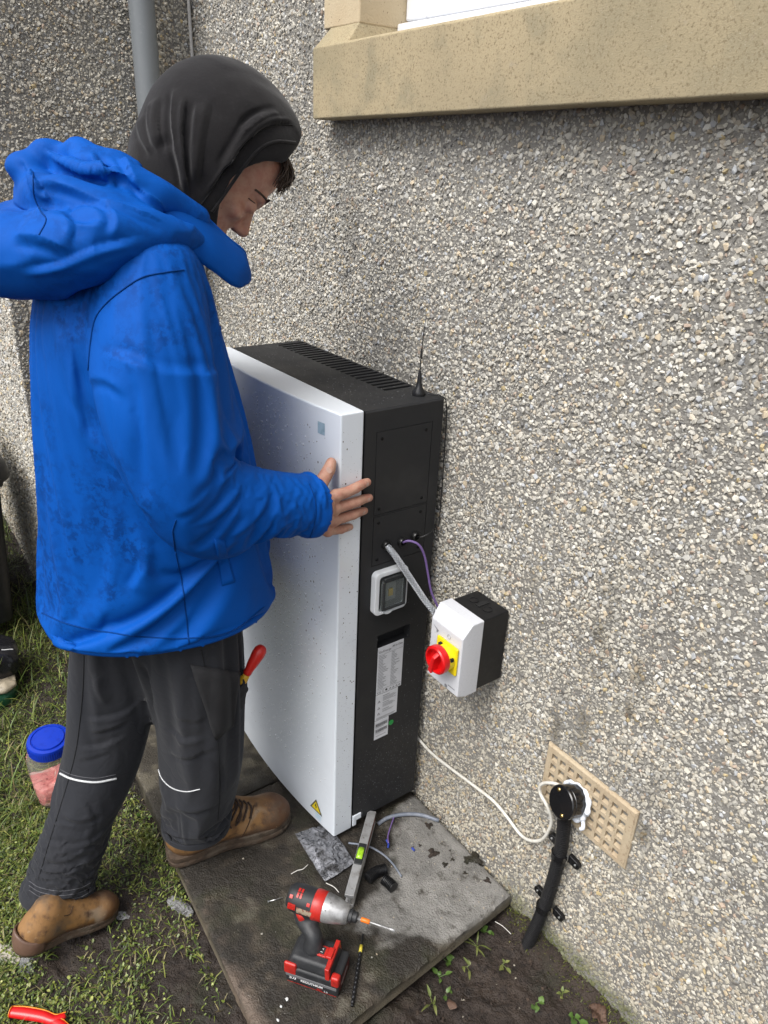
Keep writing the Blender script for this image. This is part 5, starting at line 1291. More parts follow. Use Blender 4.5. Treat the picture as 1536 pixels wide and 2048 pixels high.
# stitched seams, eyelets and laces laid on the leather
m_lace = mat('brown_lace', (.030,.016,.010), .8); m_lseam = mat('dark_leather_seam', (.055,.026,.011), .8)
surf_line(rR, px_curve([(508,1610),(500,1640),(487,1668),(470,1690)]), .0014, 'seam', m_lseam, bR, .0003)
surf_line(rR, px_curve([(455,1648),(440,1672),(418,1690),(380,1700)]), .0014, 'seam', m_lseam, bR, .0003)
surf_line(rL, px_curve([(128,1832),(140,1828),(146,1812)]), .0010, 'seam', m_lseam, bL, .0003)
for (x_, y_, x2_, y2_) in ((472,1598,462,1640),(481,1599,472,1644),(490,1601,486,1640),(499,1604,500,1636)):
    surf_line(rR, px_curve([(x_-4,y_+1),(x_+3,y_+12),(x2_,y2_)],4), .0026, 'lace', m_lace, bR, .0022)
    Pe, ne = hit(rR, x2_, y2_)
    if Pe is not None:
        t = MB(); t.lathe([(.0042,0),(.0042,.0012),(.0022,.0014),(.0018,.0004)], Pe, ne, 12); t.build('eyelet', mat('eyelet_brown',(.12,.075,.04),.4,metal=.5), bR)
surf_line(rR, px_curve([(462,1600),(470,1612),(460,1628),(455,1645),(462,1655)],5), .0024, 'lace', m_lace, bR, .003)
surf_line(rR, px_curve([(470,1600),(480,1618),(478,1640),(470,1650)],5), .0024, 'lace', m_lace, bR, .004)
# rubber heel cup with raised lettering on the rear boot
hc = []; m_cup = mat('brown_rubber', (.13,.075,.052), .5, var=[(25,4,(.085,.048,.032),.45,.68)], bump=[(120,.4,.002)])
nu, nv = 22, 9
for i in range(nu):
    a = math.radians(-112+224*i/(nu-1))
    for j in range(nv):
        t_ = j/(nv-1); R_ = .047 + .004*math.sin(t_*3.1); hh = .012 + (.068 - .022*abs(math.sin(a))**2)*t_
        hc.append(WL_(.047 - (R_+.002)*math.cos(a)*1.04, R_*.98*math.sin(a), hh))
idx = np.arange(nu*nv).reshape(nu,nv); Fq = np.stack([idx[:-1,:-1],idx[1:,:-1],idx[1:,1:],idx[:-1,1:]],-1).reshape(-1,4)
cup = link_mesh('heel_cup', hc, Fq, m_cup, bL, smooth=True); sd = cup.modifiers.new('thick','SOLIDIFY'); sd.thickness = .005; sd.offset = 0
cpb = bvh_of(np.array(hc), Fq)
Pc, nc = hit(cpb, 62, 1842)
if Pc is not None:
    if nc @ (CC-Pc) < 0: nc = -nc
    ux = np.cross([0,0,1], nc); text_mesh('lettering', 'DEWALT', .0135, m_cup, cup, Pc+nc*.0032-ux/np.linalg.norm(ux)*.022-np.array([0,0,.004]), ux, np.cross(nc,ux), extrude=.0012)
# screwdriver in the thigh pocket
P0_, _n = hit(pb_, 486, 1352)
sdv = thing('screwdriver', tuple(P0_), 'red and yellow screwdriver handle sticking out of the trouser pocket', 'screwdriver')
A0 = atX(480,1370,-.098); A1 = atX(523,1297,-.092); ax_ = A1-A0; Lh = np.linalg.norm(ax_); ax_ /= Lh
m_redh = mat('red_grip', (.52,.018,.012), .35); m_yelh = mat('yellow_grip', (.62,.36,.02), .4)
t = MB(); t.lathe([(.0085,.0),(.0105,.012),(.0095,.024),(.0085,.030)], A0, ax_, 18); t.build('collar', m_yelh, sdv, smooth=True)
t = MB(); t.lathe([(.0085,.028),(.0100,.034),(.0098,.042),(.0125,Lh*.62),(.0148,Lh*.86),(.0140,Lh*.97),(.010,Lh+.004),(.004,Lh+.007)], A0, ax_, 20); t.build('grip', m_redh, sdv, smooth=True)
t = MB(); t.cyl(A0, A0-ax_*.10, .003, n=10); t.build('shaft', mat('steel',(.6,.6,.6),.3,metal=1.0), sdv)

# ---------------------------------------------------------------- impact driver standing on its battery
m_trub = mat('tool_black_rubber', (.016,.017,.019), .55, var=[(30,4,(.035,.036,.038),.5,.7),(140,4,(.09,.085,.08),.68,.80)], bump=[(400,.3,.0008)])
m_tred = mat('tool_red', (.42,.018,.012), .4, var=[(40,4,(.28,.014,.010),.5,.7),(120,4,(.12,.02,.015),.64,.8)])
m_talu = mat('tool_cast_alloy', (.40,.40,.40), .45, metal=.6, var=[(30,4,(.22,.215,.21),.48,.66),(150,4,(.08,.075,.07),.62,.75)], bump=[(300,.3,.0008)])
m_wht = mat('white_print', (.75,.75,.75), .5)
DR = np.array([.176,-.505,.152]); DD = np.array([.80,.60,-.03]); DD /= np.linalg.norm(DD); DS = np.array([.60,-.80,0]); DU = np.cross(DS, DD)
if DU[2] < 0: DU = -DU
drv = thing('impact_driver', (.25,-.49,0), 'red and black cordless impact driver standing upright on its battery', 'power tool')
D = lambda l, s, u: DR + l*DD + s*DS + u*DU
t = MB(); t.lathe([(.012,-.004),(.022,-.002),(.0275,.006),(.0295,.018),(.0300,.040),(.0290,.066)], DR, DD, 30); hs_ = t.build('motor_housing', m_trub, drv, autosmooth=50)
t = MB(); t.lathe([(.0300,.056),(.0310,.060),(.0305,.078),(.0292,.080)], DR, DD, 30); t.build('red_band', m_tred, hs_, autosmooth=40)
t = MB(); t.lathe([(.0296,.078),(.0290,.088),(.0265,.104),(.0215,.122),(.0185,.132),(.0150,.134)], DR, DD, 34); t.build('gear_case', m_talu, drv, autosmooth=45)
t = MB(); t.lathe([(.0125,.132),(.0135,.136),(.0135,.141),(.0110,.142),(.0110,.150),(.0095,.152)], DR, DD, 24); t.build('chuck', m_trub, drv, autosmooth=35)
t = MB(); t.lathe([(.0098,.143),(.0102,.145),(.0102,.149),(.0098,.150)], DR, DD, 24); t.build('chuck_ring', m_talu, drv, autosmooth=35)
bit = MB(); bit.lathe([(.0036,.150),(.0036,.160)], DR, DD, 6); bit.build('bit_shank', m_talu, drv)
t = MB(); t.lathe([(.0040,.160),(.0048,.161),(.0048,.178),(.0040,.179)], DR, DD, 16); t.build('orange_sleeve', mat('orange_plastic',(.75,.16,.01),.4), drv, autosmooth=40)
t = MB(); t.lathe([(.0022,.178),(.0022,.220),(.0034,.222),(.0034,.232),(.002,.234)], DR, DD, 12); t.build('bit', m_talu, drv, autosmooth=40)
# red vents and flashes on the side facing up and out
def on_h(l, ang, r): return D(l, r*math.cos(ang), r*math.sin(ang))
def vent(l, a0, w, hgt, m, name, r=.0302, thick=.0012, n=5):
    t = MB(); V = []; 
    for k in range(n+1):
        a = a0 + (hgt/r)*k/n
        for ll in (l, l+w):
            for rr in (r-.003, r+thick): V.append(on_h(ll, a, rr))
    Fs = []
    for k in range(n):
        q = 4*k; Fs += [(q+1,q+5,q+7,q+3),(q,q+2,q+6,q+4),(q,q+4,q+5,q+1),(q+2,q+3,q+7,q+6)]
    Fs += [(0,1,3,2),(4*n,4*n+2,4*n+3,4*n+1)]; t.add(V,Fs); return t.build(name, m, hs_)
for (l, a, w, h_) in ((.020,.95,.0045,.010),(.027,.95,.0045,.010),(.020,1.35,.0045,.008),(.027,1.35,.0045,.008),(.006,.80,.007,.007),(.046,.62,.007,.007)): vent(l,a,w,h_,m_tred,'red_vent')
for k in range(4): vent(.006+.0, .05+.115*k, .017, .0022, m_tred, 'red_vent')
vent(.026, -.12, .034, .0135, mat('scuffed_label',(.30,.24,.17),.6,var=[(120,4,(.16,.03,.02),.5,.6)]), 'label', thick=.0006)
vent(.058,-.25,.008,.010,m_tred,'red_vent')
# handle, red flash, trigger
BC = np.array([.268,-.492,0]); 
hp = [D(.036,.004,-.018), D(.034,.010,-.040), BC+np.array([-.020,.000,.098]), BC+np.array([-.012,-.004,.074])]
v = Vol(np.min(hp,0)-.05, np.max(hp,0)+.05, .0028)
v.chain(hp, [.0205,.0185,.0180,.0215], k=.006)
v.chain([D(.05,.004,-.022),D(.060,.004,-.030)], [.017,.012], k=.015, smooth=0)
V, F_ = v.mesh(2); link_mesh('handle', V, F_, m_trub, drv, smooth=True)
v = Vol(D(.05,.005,-.03)-.06, D(.05,.005,-.03)+.06, .0026)
v.chain([D(.030,.016,-.020),D(.046,.014,-.026),D(.064,.008,-.026)], [.010,.011,.010], k=.004); v.chain([D(.034,.020,-.024),D(.036,.022,-.048)], [.008,.0055], k=.006, smooth=0)
V, F_ = v.mesh(2); link_mesh('red_flash', V, F_, m_tred, drv, smooth=True)
v = Vol(D(.06,.01,-.045)-.05, D(.06,.01,-.045)+.05, .0022); v.chain([D(.056,.010,-.036),D(.057,.012,-.048),D(.052,.013,-.060)], [.0085,.0085,.007], k=.003)
V, F_ = v.mesh(2); link_mesh('trigger', V, F_, m_trub, drv, smooth=True)
# foot and battery
def BB(l, s, u): return BC + l*np.array([DD[0],DD[1],0])/np.linalg.norm(DD[:2]) + s*DS + np.array([0,0,u])
def bbox(name, l0, l1, s0, s1, u0, u1, m, par, bev=.004, taper=0.0):
    t = MB(); q = [(l0,s0),(l1,s0),(l1,s1),(l0,s1)]
    V = [BB(l-taper*np.sign(l)*0, s, u0) for l,s in q]+[BB(l-np.sign(l)*taper, s-np.sign(s)*taper, u1) for l,s in q]
    t.add(V,[(0,3,2,1),(4,5,6,7),(0,1,5,4),(1,2,6,5),(2,3,7,6),(3,0,4,7)])
    V = np.array(V); n_ = np.cross(V[1]-V[0], V[3]-V[0])
    o = t.build(name, m, par, bevel=bev, segs=3); return o
bat = bbox('battery', -.060,.060,-.0375,.0375, .0,.046, m_trub, drv, .006, .0)
bbox('foot', -.056,.044,-.036,.036,.046,.072, m_trub, drv, .007, .007)
bbox('red_rail', .030,.040,-.0372,.0372,.044,.074, m_tred, bat, .002, .002)
bbox('red_rail', .022,.034,-.012,.012,.072,.079, m_tred, bat, .002)
ind = bbox('mode_plate', -.006,.022,-.012,.012,.072,.0765, m_tred, drv, .0015)
pl = bbox('mode_window', -.001,.016,-.008,.008,.0765,.0772, m_trub, ind, .0003)
uxd = -DS; uyd = -np.array([DD[0],DD[1],0]); 
text_mesh('print', '1 2', .009, m_wht, ind, BB(.012,.0065,.0775), DS*-1, np.array([DD[0],DD[1],0])*-1 if False else np.cross([0,0,1],-DS))
bbox('red_clip', -.062,-.034,.030,.0388,.026,.058, m_tred, bat, .004)
bbox('red_clip', .042,.061,.022,.0388,.030,.058, m_tred, bat, .005)
bbox('grey_strip', -.058,.056,.0372,.0384,.020,.028, mat('scuffed_grey',(.13,.13,.135),.6), bat, .0005)
# print on the long side facing the viewer
UXB = np.array([DD[0],DD[1],0])/np.linalg.norm(DD[:2])
text_mesh('print', '5.0', .013, m_wht, bat, BB(-.050,.0376,.013), UXB, (0,0,1), bold=.0003)
text_mesh('print', 'REDLITHIUM', .0088, m_wht, bat, BB(-.024,.0376,.013), UXB, (0,0,1), bold=.0002)
text_mesh('print', 'XC', .0085, m_tred, bat, BB(.012,.0376,.004), UXB, (0,0,1), bold=.0002)
text_mesh('print', '5.0', .0075, m_wht, bat, BB(.028,.0376,.004), UXB, (0,0,1))
t = MB(); t.box((0,0,0),(1,1,1), lambda V: np.array([BB(-.054+.11*q[0],.0374+.0003*q[1],.0015+.0008*q[2]) for q in V])); t.build('red_line', m_tred, bat)
t = MB(); t.box((0,0,0),(1,1,1), lambda V: np.array([BB(.0599+.0004*q[1],-.03+.06*q[0],.008+.030*q[2]) for q in V])); lbl = t.build('end_label', mat('dark_red_label',(.07,.008,.008),.4), bat)
t = MB(); t.add([BB(.0605,.020,.018),BB(.0605,-.018,.024),BB(.0605,-.018,.027),BB(.0605,.020,.021)],[(0,1,2,3)]); t.build('print', m_wht, lbl)

# ---------------------------------------------------------------- spirit level
La, Lb = np.array([.003,-.166,0]), np.array([.176,-.352,0]); Ld = (Lb-La); LL = np.linalg.norm(Ld); Ld /= LL; Ls = np.array([-Ld[1],Ld[0],0]) 
lv = thing('spirit_level', tuple((La+Lb)/2), 'short aluminium spirit level with green vial on the slab', 'spirit level')
m_alu = mat('worn_aluminium', (.46,.46,.46), .42, metal=.55, var=[(35,4,(.30,.29,.28),.48,.66),(140,4,(.14,.10,.08),.62,.75)])
def LP(l, s, u): return La + l*Ld + s*Ls + np.array([0,0,u])
hw = .011
prof = [(-hw,0),(hw,0),(hw,.007),(.0035,.011),(.0035,.029),(hw,.033),(hw,.040),(-hw,.040),(-hw,.033),(-.0035,.029),(-.0035,.011),(-hw,.007)]
V = [LP(l,s,u) for l in (0,LL) for s,u in prof]; n_ = len(prof); Fs = [(i,(i+1)%n_,n_+(i+1)%n_,n_+i) for i in range(n_)]+[tuple(range(n_-1,-1,-1)),tuple(range(n_,2*n_))]
bd = link_mesh('beam', V, [f[::-1] for f in Fs], m_alu, lv, bevel=.0008)
bm_ = bmesh.new(); bm_.from_mesh(bd.data); bmesh.ops.recalc_face_normals(bm_, faces=bm_.faces); bm_.to_mesh(bd.data); bm_.free()
m_rust = mat('rust_red_paint', (.20,.055,.025), .7, var=[(60,4,(.30,.12,.06),.5,.7)])
t = MB(); t.box((0,0,0),(1,1,1), lambda V: np.array([LP(.004+(LL*.42)*q[0], .0037+.0064*q[1], .012+.016*q[2]) for q in V])); t.build('painted_web', m_rust, lv)
m_vial = mat('lime_vial', (.40,.72,.03), .12, Transmission_Weight=.25)
t = MB(); t.box((0,0,0),(1,1,1), lambda V: np.array([LP(LL*.545-.031+.062*q[0], -.0098+.0196*q[1], .0402+.0035*q[2]) for q in V])); vh_ = t.build('vial_block', m_trub, lv, bevel=.003)
t = MB(); t.tube([LP(LL*.545-.016,0,.043),LP(LL*.545-.006,0,.0445),LP(LL*.545+.006,0,.0445),LP(LL*.545+.016,0,.043)], .0078, 16, flat=.5); t.build('vial', m_vial, lv, smooth=True)
for k in (-.005,.005):
    t = MB(); t.tube([LP(LL*.545+k,-.0076,.0448),LP(LL*.545+k,0,.0487),LP(LL*.545+k,.0076,.0448)], .0004, 5); t.build('vial_line', m_ink, lv)

# ---------------------------------------------------------------- bits and pieces left on the slab
def sheet(name, quad, nu, nv, z, amp, sc, m, seed, label, cat, thick=.0006, lift=None):
    q = np.array([atZ(px,py,z) for px,py in quad]); V = []
    for i in range(nu):
        for j in range(nv):
            u, w = i/(nu-1), j/(nv-1); p = q[0]*(1-u)*(1-w)+q[1]*u*(1-w)+q[2]*u*w+q[3]*(1-u)*w; V.append(p)
    V = np.array(V); e = np.minimum(np.minimum(*np.meshgrid(np.linspace(0,1,nu),np.linspace(0,1,nv),indexing='ij')), 1-np.maximum(*np.meshgrid(np.linspace(0,1,nu),np.linspace(0,1,nv),indexing='ij'))).ravel()
    n1 = fbm(V, sc, 4, seed); V[:,2] += .003 + amp*(1-np.abs(n1)*2) * (.45+.55*smstep(0,.15,e)) ; V[:,:2] += .003*np.stack([fbm(V,30,2,seed+1),fbm(V,30,2,seed+2)],1)
    idx = np.arange(nu*nv).reshape(nu,nv); Fq = np.stack([idx[:-1,:-1],idx[1:,:-1],idx[1:,1:],idx[:-1,1:]],-1).reshape(-1,4)
    o = link_mesh(name, V, Fq, m, None, smooth=True, loc=tuple(V.mean(0))); sd = o.modifiers.new('thick','SOLIDIFY'); sd.thickness = thick
    return tag(o, label, cat)
m_film = mat('clear_film', (.34,.35,.38), .12, var=[(16,3,(.60,.61,.66),.48,.62),(24,3,(.13,.13,.135),.52,.64)], crease=[(30,1,.9,.012,(1,1,1)),(75,1,.7,.005,(1,1,1))], Transmission_Weight=.35, IOR=1.15, Alpha=.85)
sheet('plastic_bag', [(590,1670),(656,1648),(710,1728),(650,1766)], 60, 76, .004, .006, 34, m_film, 5, 'crumpled clear plastic bag on the slab by the cabinet foot', 'plastic bag')
def wire(name, pts, z, r, m, label, cat, flat=None, lift=0.0, n=8):
    P = catmull(np.array([atZ(px,py,z) for px,py in pts]),6); 
    if lift: P[:,2] += lift*np.sin(np.linspace(0,math.pi,len(P)))
    t = MB(); t.tube(P, r, n, flat=flat); return tag(t.build(name, m, None, smooth=True, loc=tuple(P[0])), label, cat)
m_gcab = mat('grey_blue_sheath', (.17,.19,.23), .4, var=[(40,3,(.26,.28,.32),.5,.7)])
wire('cable_offcut', [(756,1648),(776,1637),(806,1631),(840,1631),(878,1641)], .005, .0052, m_gcab, 'curved grey cable offcut lying beside the cabinet foot', 'cable', lift=.004)
wire('cable_offcut', [(697,1686),(735,1692),(765,1708),(786,1728),(803,1753)], .004, .0026, m_gcab, 'thin grey cable offcut passing behind the spirit level', 'cable')
wire('wire_offcut', [(789,1632),(783,1648),(776,1672),(777,1686)], .008, .0019, m_purp, 'short purple wire offcut crossing the curved grey offcut', 'wire')
m_bwire = mat('blue_tip', (.03,.06,.35), .4)
wire('wire_tip', [(773,1680),(777,1688),(776,1695)], .004, .0026, m_bwire, 'tiny blue wire tip under the purple wire', 'wire')
wire('wire_tip', [(824,1696),(829,1701)], .004, .0028, m_bwire, 'tiny blue scrap on the dry grey concrete', 'wire')
m_bcor = mat('black_conduit_offcut', (.010,.010,.011), .35)
for pts, lab_ in (([(735,1757),(752,1744),(772,1738)], 'curved black corrugated conduit offcut beside the spirit level'), ([(768,1758),(778,1766),(788,1776)], 'short black corrugated conduit offcut, the one farther from the spirit level')):
    P = catmull(np.array([atZ(px,py,.013) for px,py in pts]),30); dl_ = np.r_[0,np.cumsum(np.linalg.norm(np.diff(P,axis=0),axis=1))]; s_ = np.arange(0,dl_[-1],.0006); P = np.stack([np.interp(s_,dl_,P[:,k]) for k in range(3)],1)
    t = MB(); t.tube(P, .0118+.0018*np.sign(np.sin(s_*2*math.pi/.0044)), 16); tag(t.build('conduit_offcut', m_bcor, None, autosmooth=25, loc=tuple(P[0])), lab_, 'conduit')
rdo = thing('drill_bit', tuple(atZ(714,1940,.004)), 'thin black masonry bit with yellow band lying near the slab edge', 'drill bit')
a0, a1 = atZ(726,1868,.005), atZ(704,2012,.005); dv = a1-a0
t = MB(); t.tube([a0, a0+dv*.15, a0+dv*.30], [.0016,.0019,.0034], 10); t.build('shank', m_trub, rdo, smooth=True)
t = MB(); t.tube([a0+dv*.17, a0+dv*.27], [.0037,.0037], 12); t.build('yellow_band', mat('yellow_tape',(.70,.58,.06),.5), rdo, smooth=True)
m_bitm = mat('blackened_steel', (.02,.02,.022), .35, metal=.4)
P = np.array([a0+dv*k for k in np.linspace(.29,1,110)]); t = MB(); t.tube(P, .0036+.0007*np.sin(np.linspace(0,70,110)), 8); t.build('flute', m_bitm, rdo, smooth=True)
m_nail = mat('steel',(.6,.6,.6),.3,metal=1.0)
nl = thing('screw', tuple(atZ(550,1798,.003)), 'steel screw lying left of the power tool', 'screw')
a0, a1 = atZ(537,1803,.003), atZ(566,1795,.003); t = MB(); t.tube([a0,a1],[.0014,.0013],8); t.build('shank', m_nail, nl, smooth=True); t = MB(); t.tube([a0,a0-(a1-a0)*.05],[.003,.003],10); t.build('head', m_nail, nl)
m_wwire = mat('pale_wire', (.60,.58,.54), .4)
wire('wire_offcut', [(582,1748),(595,1741),(606,1738),(616,1729)], .003, .0011, m_wwire, 'pale thin wire offcut above the power tool', 'wire', n=6)
wire('wire_offcut', [(652,1766),(668,1774),(678,1785)], .003, .0011, m_wwire, 'pale thin wire offcut at the corner of the plastic bag', 'wire', n=6)
wire('twig', [(990,1843),(1005,1852),(1022,1868)], -.045, .0009, m_wwire, 'thin silvery wire on the soil by the slab corner', 'wire', n=6)
# crumbs of chip and mortar scattered on the slabs
t = MB(); sr = random.Random(5)
hulls = []
for k in range(6):
    bm = bmesh.new(); q = RS.normal(size=(12,3)); q /= np.linalg.norm(q,axis=1)[:,None]; [bm.verts.new(v_) for v_ in q*np.array([1,.8,.6])]; bmesh.ops.convex_hull(bm, input=list(bm.verts)); bm.verts.index_update()
    hulls.append((np.array([v_.co[:] for v_ in bm.verts]), [tuple(v_.index for v_ in f.verts) for f in bm.faces])); bm.free()
cols = []
for k in range(420):
    if sr.random() < .80: x, y = sr.uniform(.0,.36), -.02-abs(sr.gauss(0,.10))
    else: x, y = sr.uniform(-.85,.38), sr.uniform(-.60,-.03)
    if y < -.62: continue
    r_ = .0007+.0030*sr.random()**3.2; hv, hf_ = hulls[k%6]; a = sr.uniform(0,6.28); Rm = np.array([[math.cos(a),-math.sin(a),0],[math.sin(a),math.cos(a),0],[0,0,1]])
    t.add(hv@Rm.T*r_ + np.array([x,y,r_*.35]), hf_); cols += [PAL[sr.choice([0,2,3,4,5,6])]*.6]*len(hv)
gr_ = t.build('grit', mat('grit_stone',(.4,.4,.4),.7,attr=('col','GEOMETRY')), None); set_col(gr_, np.array(cols)); tag(gr_, 'pale stone crumbs scattered over the slabs', 'grit', kind='stuff')
# splashes of damp soil on the pale concrete
t = MB(); cl_ = []
for (px,py,r_) in ((858,1650,.010),(866,1705,.013),(905,1718,.005),(890,1728,.007),(950,1715,.018),(975,1760,.008),(840,1690,.004),(900,1700,.003),(930,1745,.005),(825,1695,.004),(935,1720,.010)):
    c0 = atZ(px,py,.002); n_ = 16; ang = np.linspace(0,2*math.pi,n_,endpoint=False); rr = r_*(1+.35*np.sin(ang*3+px)+.25*np.sin(ang*5+py))
    ring = np.stack([c0[0]+rr*np.cos(ang), c0[1]+rr*np.sin(ang), np.full(n_,.0005)],1); in_ = np.stack([c0[0]+.5*rr*np.cos(ang), c0[1]+.5*rr*np.sin(ang), np.full(n_,.0012+r_*.25)],1)
    t.add(np.vstack([ring,in_,[[c0[0],c0[1],.0015+r_*.3]]]), [(i,(i+1)%n_,n_+(i+1)%n_,n_+i) for i in range(n_)]+[(n_+i,n_+(i+1)%n_,2*n_) for i in range(n_)])
tag(t.build('soil_crumbs', m_soil, None, smooth=True), 'dark soil crumbs spilt on the dry grey concrete', 'soil', kind='stuff')

# loose clods and small stones on the bare soil
def clods(name, n, x0, x1, y0, y1, rmin, rmax, cols_, m, label, keep):
    t = MB(); cl = []; 
    for k in range(n):
        x, y = sr.uniform(x0,x1), sr.uniform(y0,y1)
        if not keep(x,y): continue
        r_ = rmin+(rmax-rmin)*sr.random()**2.5; hv, hf_ = hulls[k%6]; a = sr.uniform(0,6.28); Rm = np.array([[math.cos(a),-math.sin(a),0],[math.sin(a),math.cos(a),0],[0,0,1]])
        z = float(ground_h(np.array([x]),np.array([y]))[0]); t.add(hv@Rm.T*r_ + np.array([x,y,z+r_*.3]), hf_); cl += [np.array(sr.choice(cols_))*sr.uniform(.7,1.3)]*len(hv)
    o = t.build(name, m, None); set_col(o, np.array(cl)); return tag(o, label, 'soil', kind='stuff')
m_clod = mat('clod', (.02,.013,.009), .9, attr=('col','GEOMETRY'), var=[(200,3,(.012,.008,.006),.5,.7)], bump=[(300,.8,.002)])
off_slab = lambda x, y: not ((-.90 < x < .41) and y > -.665)
clods('soil_clods', 2600, .30,.95,-.80,-.01,.0012,.0065,[(.032,.021,.015),(.048,.032,.022),(.02,.013,.010)],m_clod,'crumbly soil clods below the wall',off_slab)
clods('soil_clods', 2200, -.75,.45,-1.25,-.64,.0010,.0050,[(.022,.014,.010),(.034,.022,.015),(.05,.038,.026)],m_clod,'crumbly soil clods among the trodden grass',off_slab)
clods('soil_clods', 160, .30,.95,-.60,-.02,.0010,.0038,[(.30,.27,.22),(.20,.17,.13)],m_clod,'small pale stones in the soil below the wall',off_slab)

# ---------------------------------------------------------------- things on the grass
jz = -.070; JX, JY = -.622, -.808
jar = thing('plastic_jar', (JX,JY,jz), 'clear plastic jar with blue screw lid and red contents behind the leg', 'jar')
m_jar = mat('clear_plastic_jar', (.86,.85,.82), .10, Transmission_Weight=.92, IOR=1.12)
t = MB(); t.lathe([(.034,.002),(.044,.0),(.052,.012),(.056,.056),(.060,.104),(.061,.134),(.057,.156),(.047,.170),(.045,.184)], (JX,JY,jz), (.10,0,1), 40, sq=3.6, caps=True); t.build('body', m_jar, jar, autosmooth=60)
m_rc = mat('red_plugs', (.58,.16,.15), .4, var=[(55,4,(.70,.30,.27),.45,.66),(90,3,(.28,.03,.03),.55,.7),(25,2,(.62,.55,.5),.60,.72)])
v = Vol((JX-.07,JY-.07,jz-.01),(JX+.07,JY+.07,jz+.15),.0035); v.ell((JX+.004,JY,jz+.040),(.050,.050,.039),k=.004,p=4); v.ell((JX+.028,JY+.022,jz+.080),(.024,.026,.045),k=.01)
V, F_ = v.mesh(2); V = V+vnormals(V,F_)*(.004*fbm(V,70,2,9))[:,None]; link_mesh('contents', V, F_, m_rc, jar, smooth=True)
m_lid = mat('blue_lid', (.004,.035,.42), .3, var=[(60,3,(.003,.026,.34),.5,.7)])
lo_ = np.array([JX,JY,jz])+np.array([.0184,0,.182]); la_ = np.array([.10,0,1.0]); la_ /= np.linalg.norm(la_)
t = MB(); t.lathe([(.050,0),(.0535,.002),(.0535,.030),(.052,.034),(.0440,.0355),(.0425,.0325),(.0410,.0325),(.0395,.0375),(.0,.0385)], lo_, la_, 48); ld_ = t.build('lid', m_lid, jar, autosmooth=35)
t = MB()
for k in range(60):
    a = 2*math.pi*k/60; d_, A_, B_ = frame_of(la_); p_ = lo_ + .0536*(math.cos(a)*A_+math.sin(a)*B_); t.tube([p_+la_*.004,p_+la_*.028],.0009,4)
rb = t.build('lid_ribs', m_lid, ld_); tag(rb, kind='stuff')
# insulated pliers, only the grips in frame
pz = float(ground_h(np.array([.0]),np.array([-1.0]))[0])+.022
plr = thing('pliers', tuple(atZ(80,2040,pz)), 'red-handled pliers lying in the grass', 'pliers')
m_pred = mat('pliers_red', (.60,.010,.012), .28, var=[(40,3,(.50,.008,.010),.5,.7)]); m_por = mat('pliers_orange', (.75,.26,.02), .4)
g1 = [atZ(px,py,pz) for px,py in [(22,2024),(50,2027),(85,2033),(108,2040),(124,2034),(130,2030)]]
g2 = [atZ(px,py,pz) for px,py in [(108,2042),(122,2050),(128,2056),(150,2075)]]
for g, r_ in ((g1,[.0105,.0120,.0115,.0100,.0080,.0060]),(g2,[.008,.010,.0105,.010])):
    Q = catmull(np.c_[np.array(g),np.array(r_)],8); t = MB(); t.tube(Q[:,:3],Q[:,3],16,flat=.8); gp = t.build('grip', m_pred, plr, smooth=True)
    t = MB(); t.tube(Q[:,:3]+np.c_[-.62*Q[:,3],.55*Q[:,3],.35*Q[:,3]],Q[:,3]*.20,8); t.build('grip_edge', m_por, gp, smooth=True)
t = MB(); t.tube([g1[0]-(g1[1]-g1[0])*.02,g1[0]+(g1[1]-g1[0])*.02],[.0112,.0112],16); t.build('end_cap', m_por, plr)
# black bin at the left edge
bz = .05; BS = float(atX(24,990,-1.36)[1]) + .715
bn = thing('wheelie_bin', (-1.62,-1.0,bz), 'black plastic bin at the left edge by the far wall', 'bin')
m_bin = mat('black_bin_plastic', (.010,.010,.011), .42, var=[(60,4,(.018,.018,.018),.5,.7)])
def rect_ring(x0,x1,y0,y1,z,r,n=5):
    out = []; y0 += BS; y1 += BS
    for (cx,cy,a0) in ((x1-r,y0+r,-90),(x1-r,y1-r,0),(x0+r,y1-r,90),(x0+r,y0+r,180)):
        for k in range(n+1): a = math.radians(a0+90*k/n); out.append((cx+r*math.cos(a),cy+r*math.sin(a),z))
    return out
rings = [rect_ring(-1.86,-1.40,-1.22,-.772,bz,.04), rect_ring(-1.875,-1.385,-1.24,-.752,.35,.045), rect_ring(-1.89,-1.37,-1.26,-.738,.56,.05), rect_ring(-1.90,-1.36,-1.27,-.728,.565,.05), rect_ring(-1.90,-1.36,-1.27,-.728,.60,.05)]
t = MB(); n_ = len(rings[0]); V = sum(rings,[]); t.add(V,[(k*n_+i,k*n_+(i+1)%n_,(k+1)*n_+(i+1)%n_,(k+1)*n_+i) for k in range(4) for i in range(n_)]+[tuple(range(n_-1,-1,-1))]); t.build('body', m_bin, bn, autosmooth=40)
rings = [rect_ring(-1.92,-1.34,-1.29,-.712,.590,.06), rect_ring(-1.925,-1.335,-1.295,-.705,.610,.06), rect_ring(-1.92,-1.34,-1.29,-.712,.645,.06), rect_ring(-1.89,-1.37,-1.26,-.74,.668,.06), rect_ring(-1.80,-1.46,-1.17,-.83,.682,.06)]
t = MB(); V = sum(rings,[]); t.add(V,[(k*n_+i,k*n_+(i+1)%n_,(k+1)*n_+(i+1)%n_,(k+1)*n_+i) for k in range(4) for i in range(n_)]+[tuple(range(n_-1,-1,-1)),tuple(4*n_+i for i in range(n_))]); t.build('lid', m_bin, bn, smooth=True)
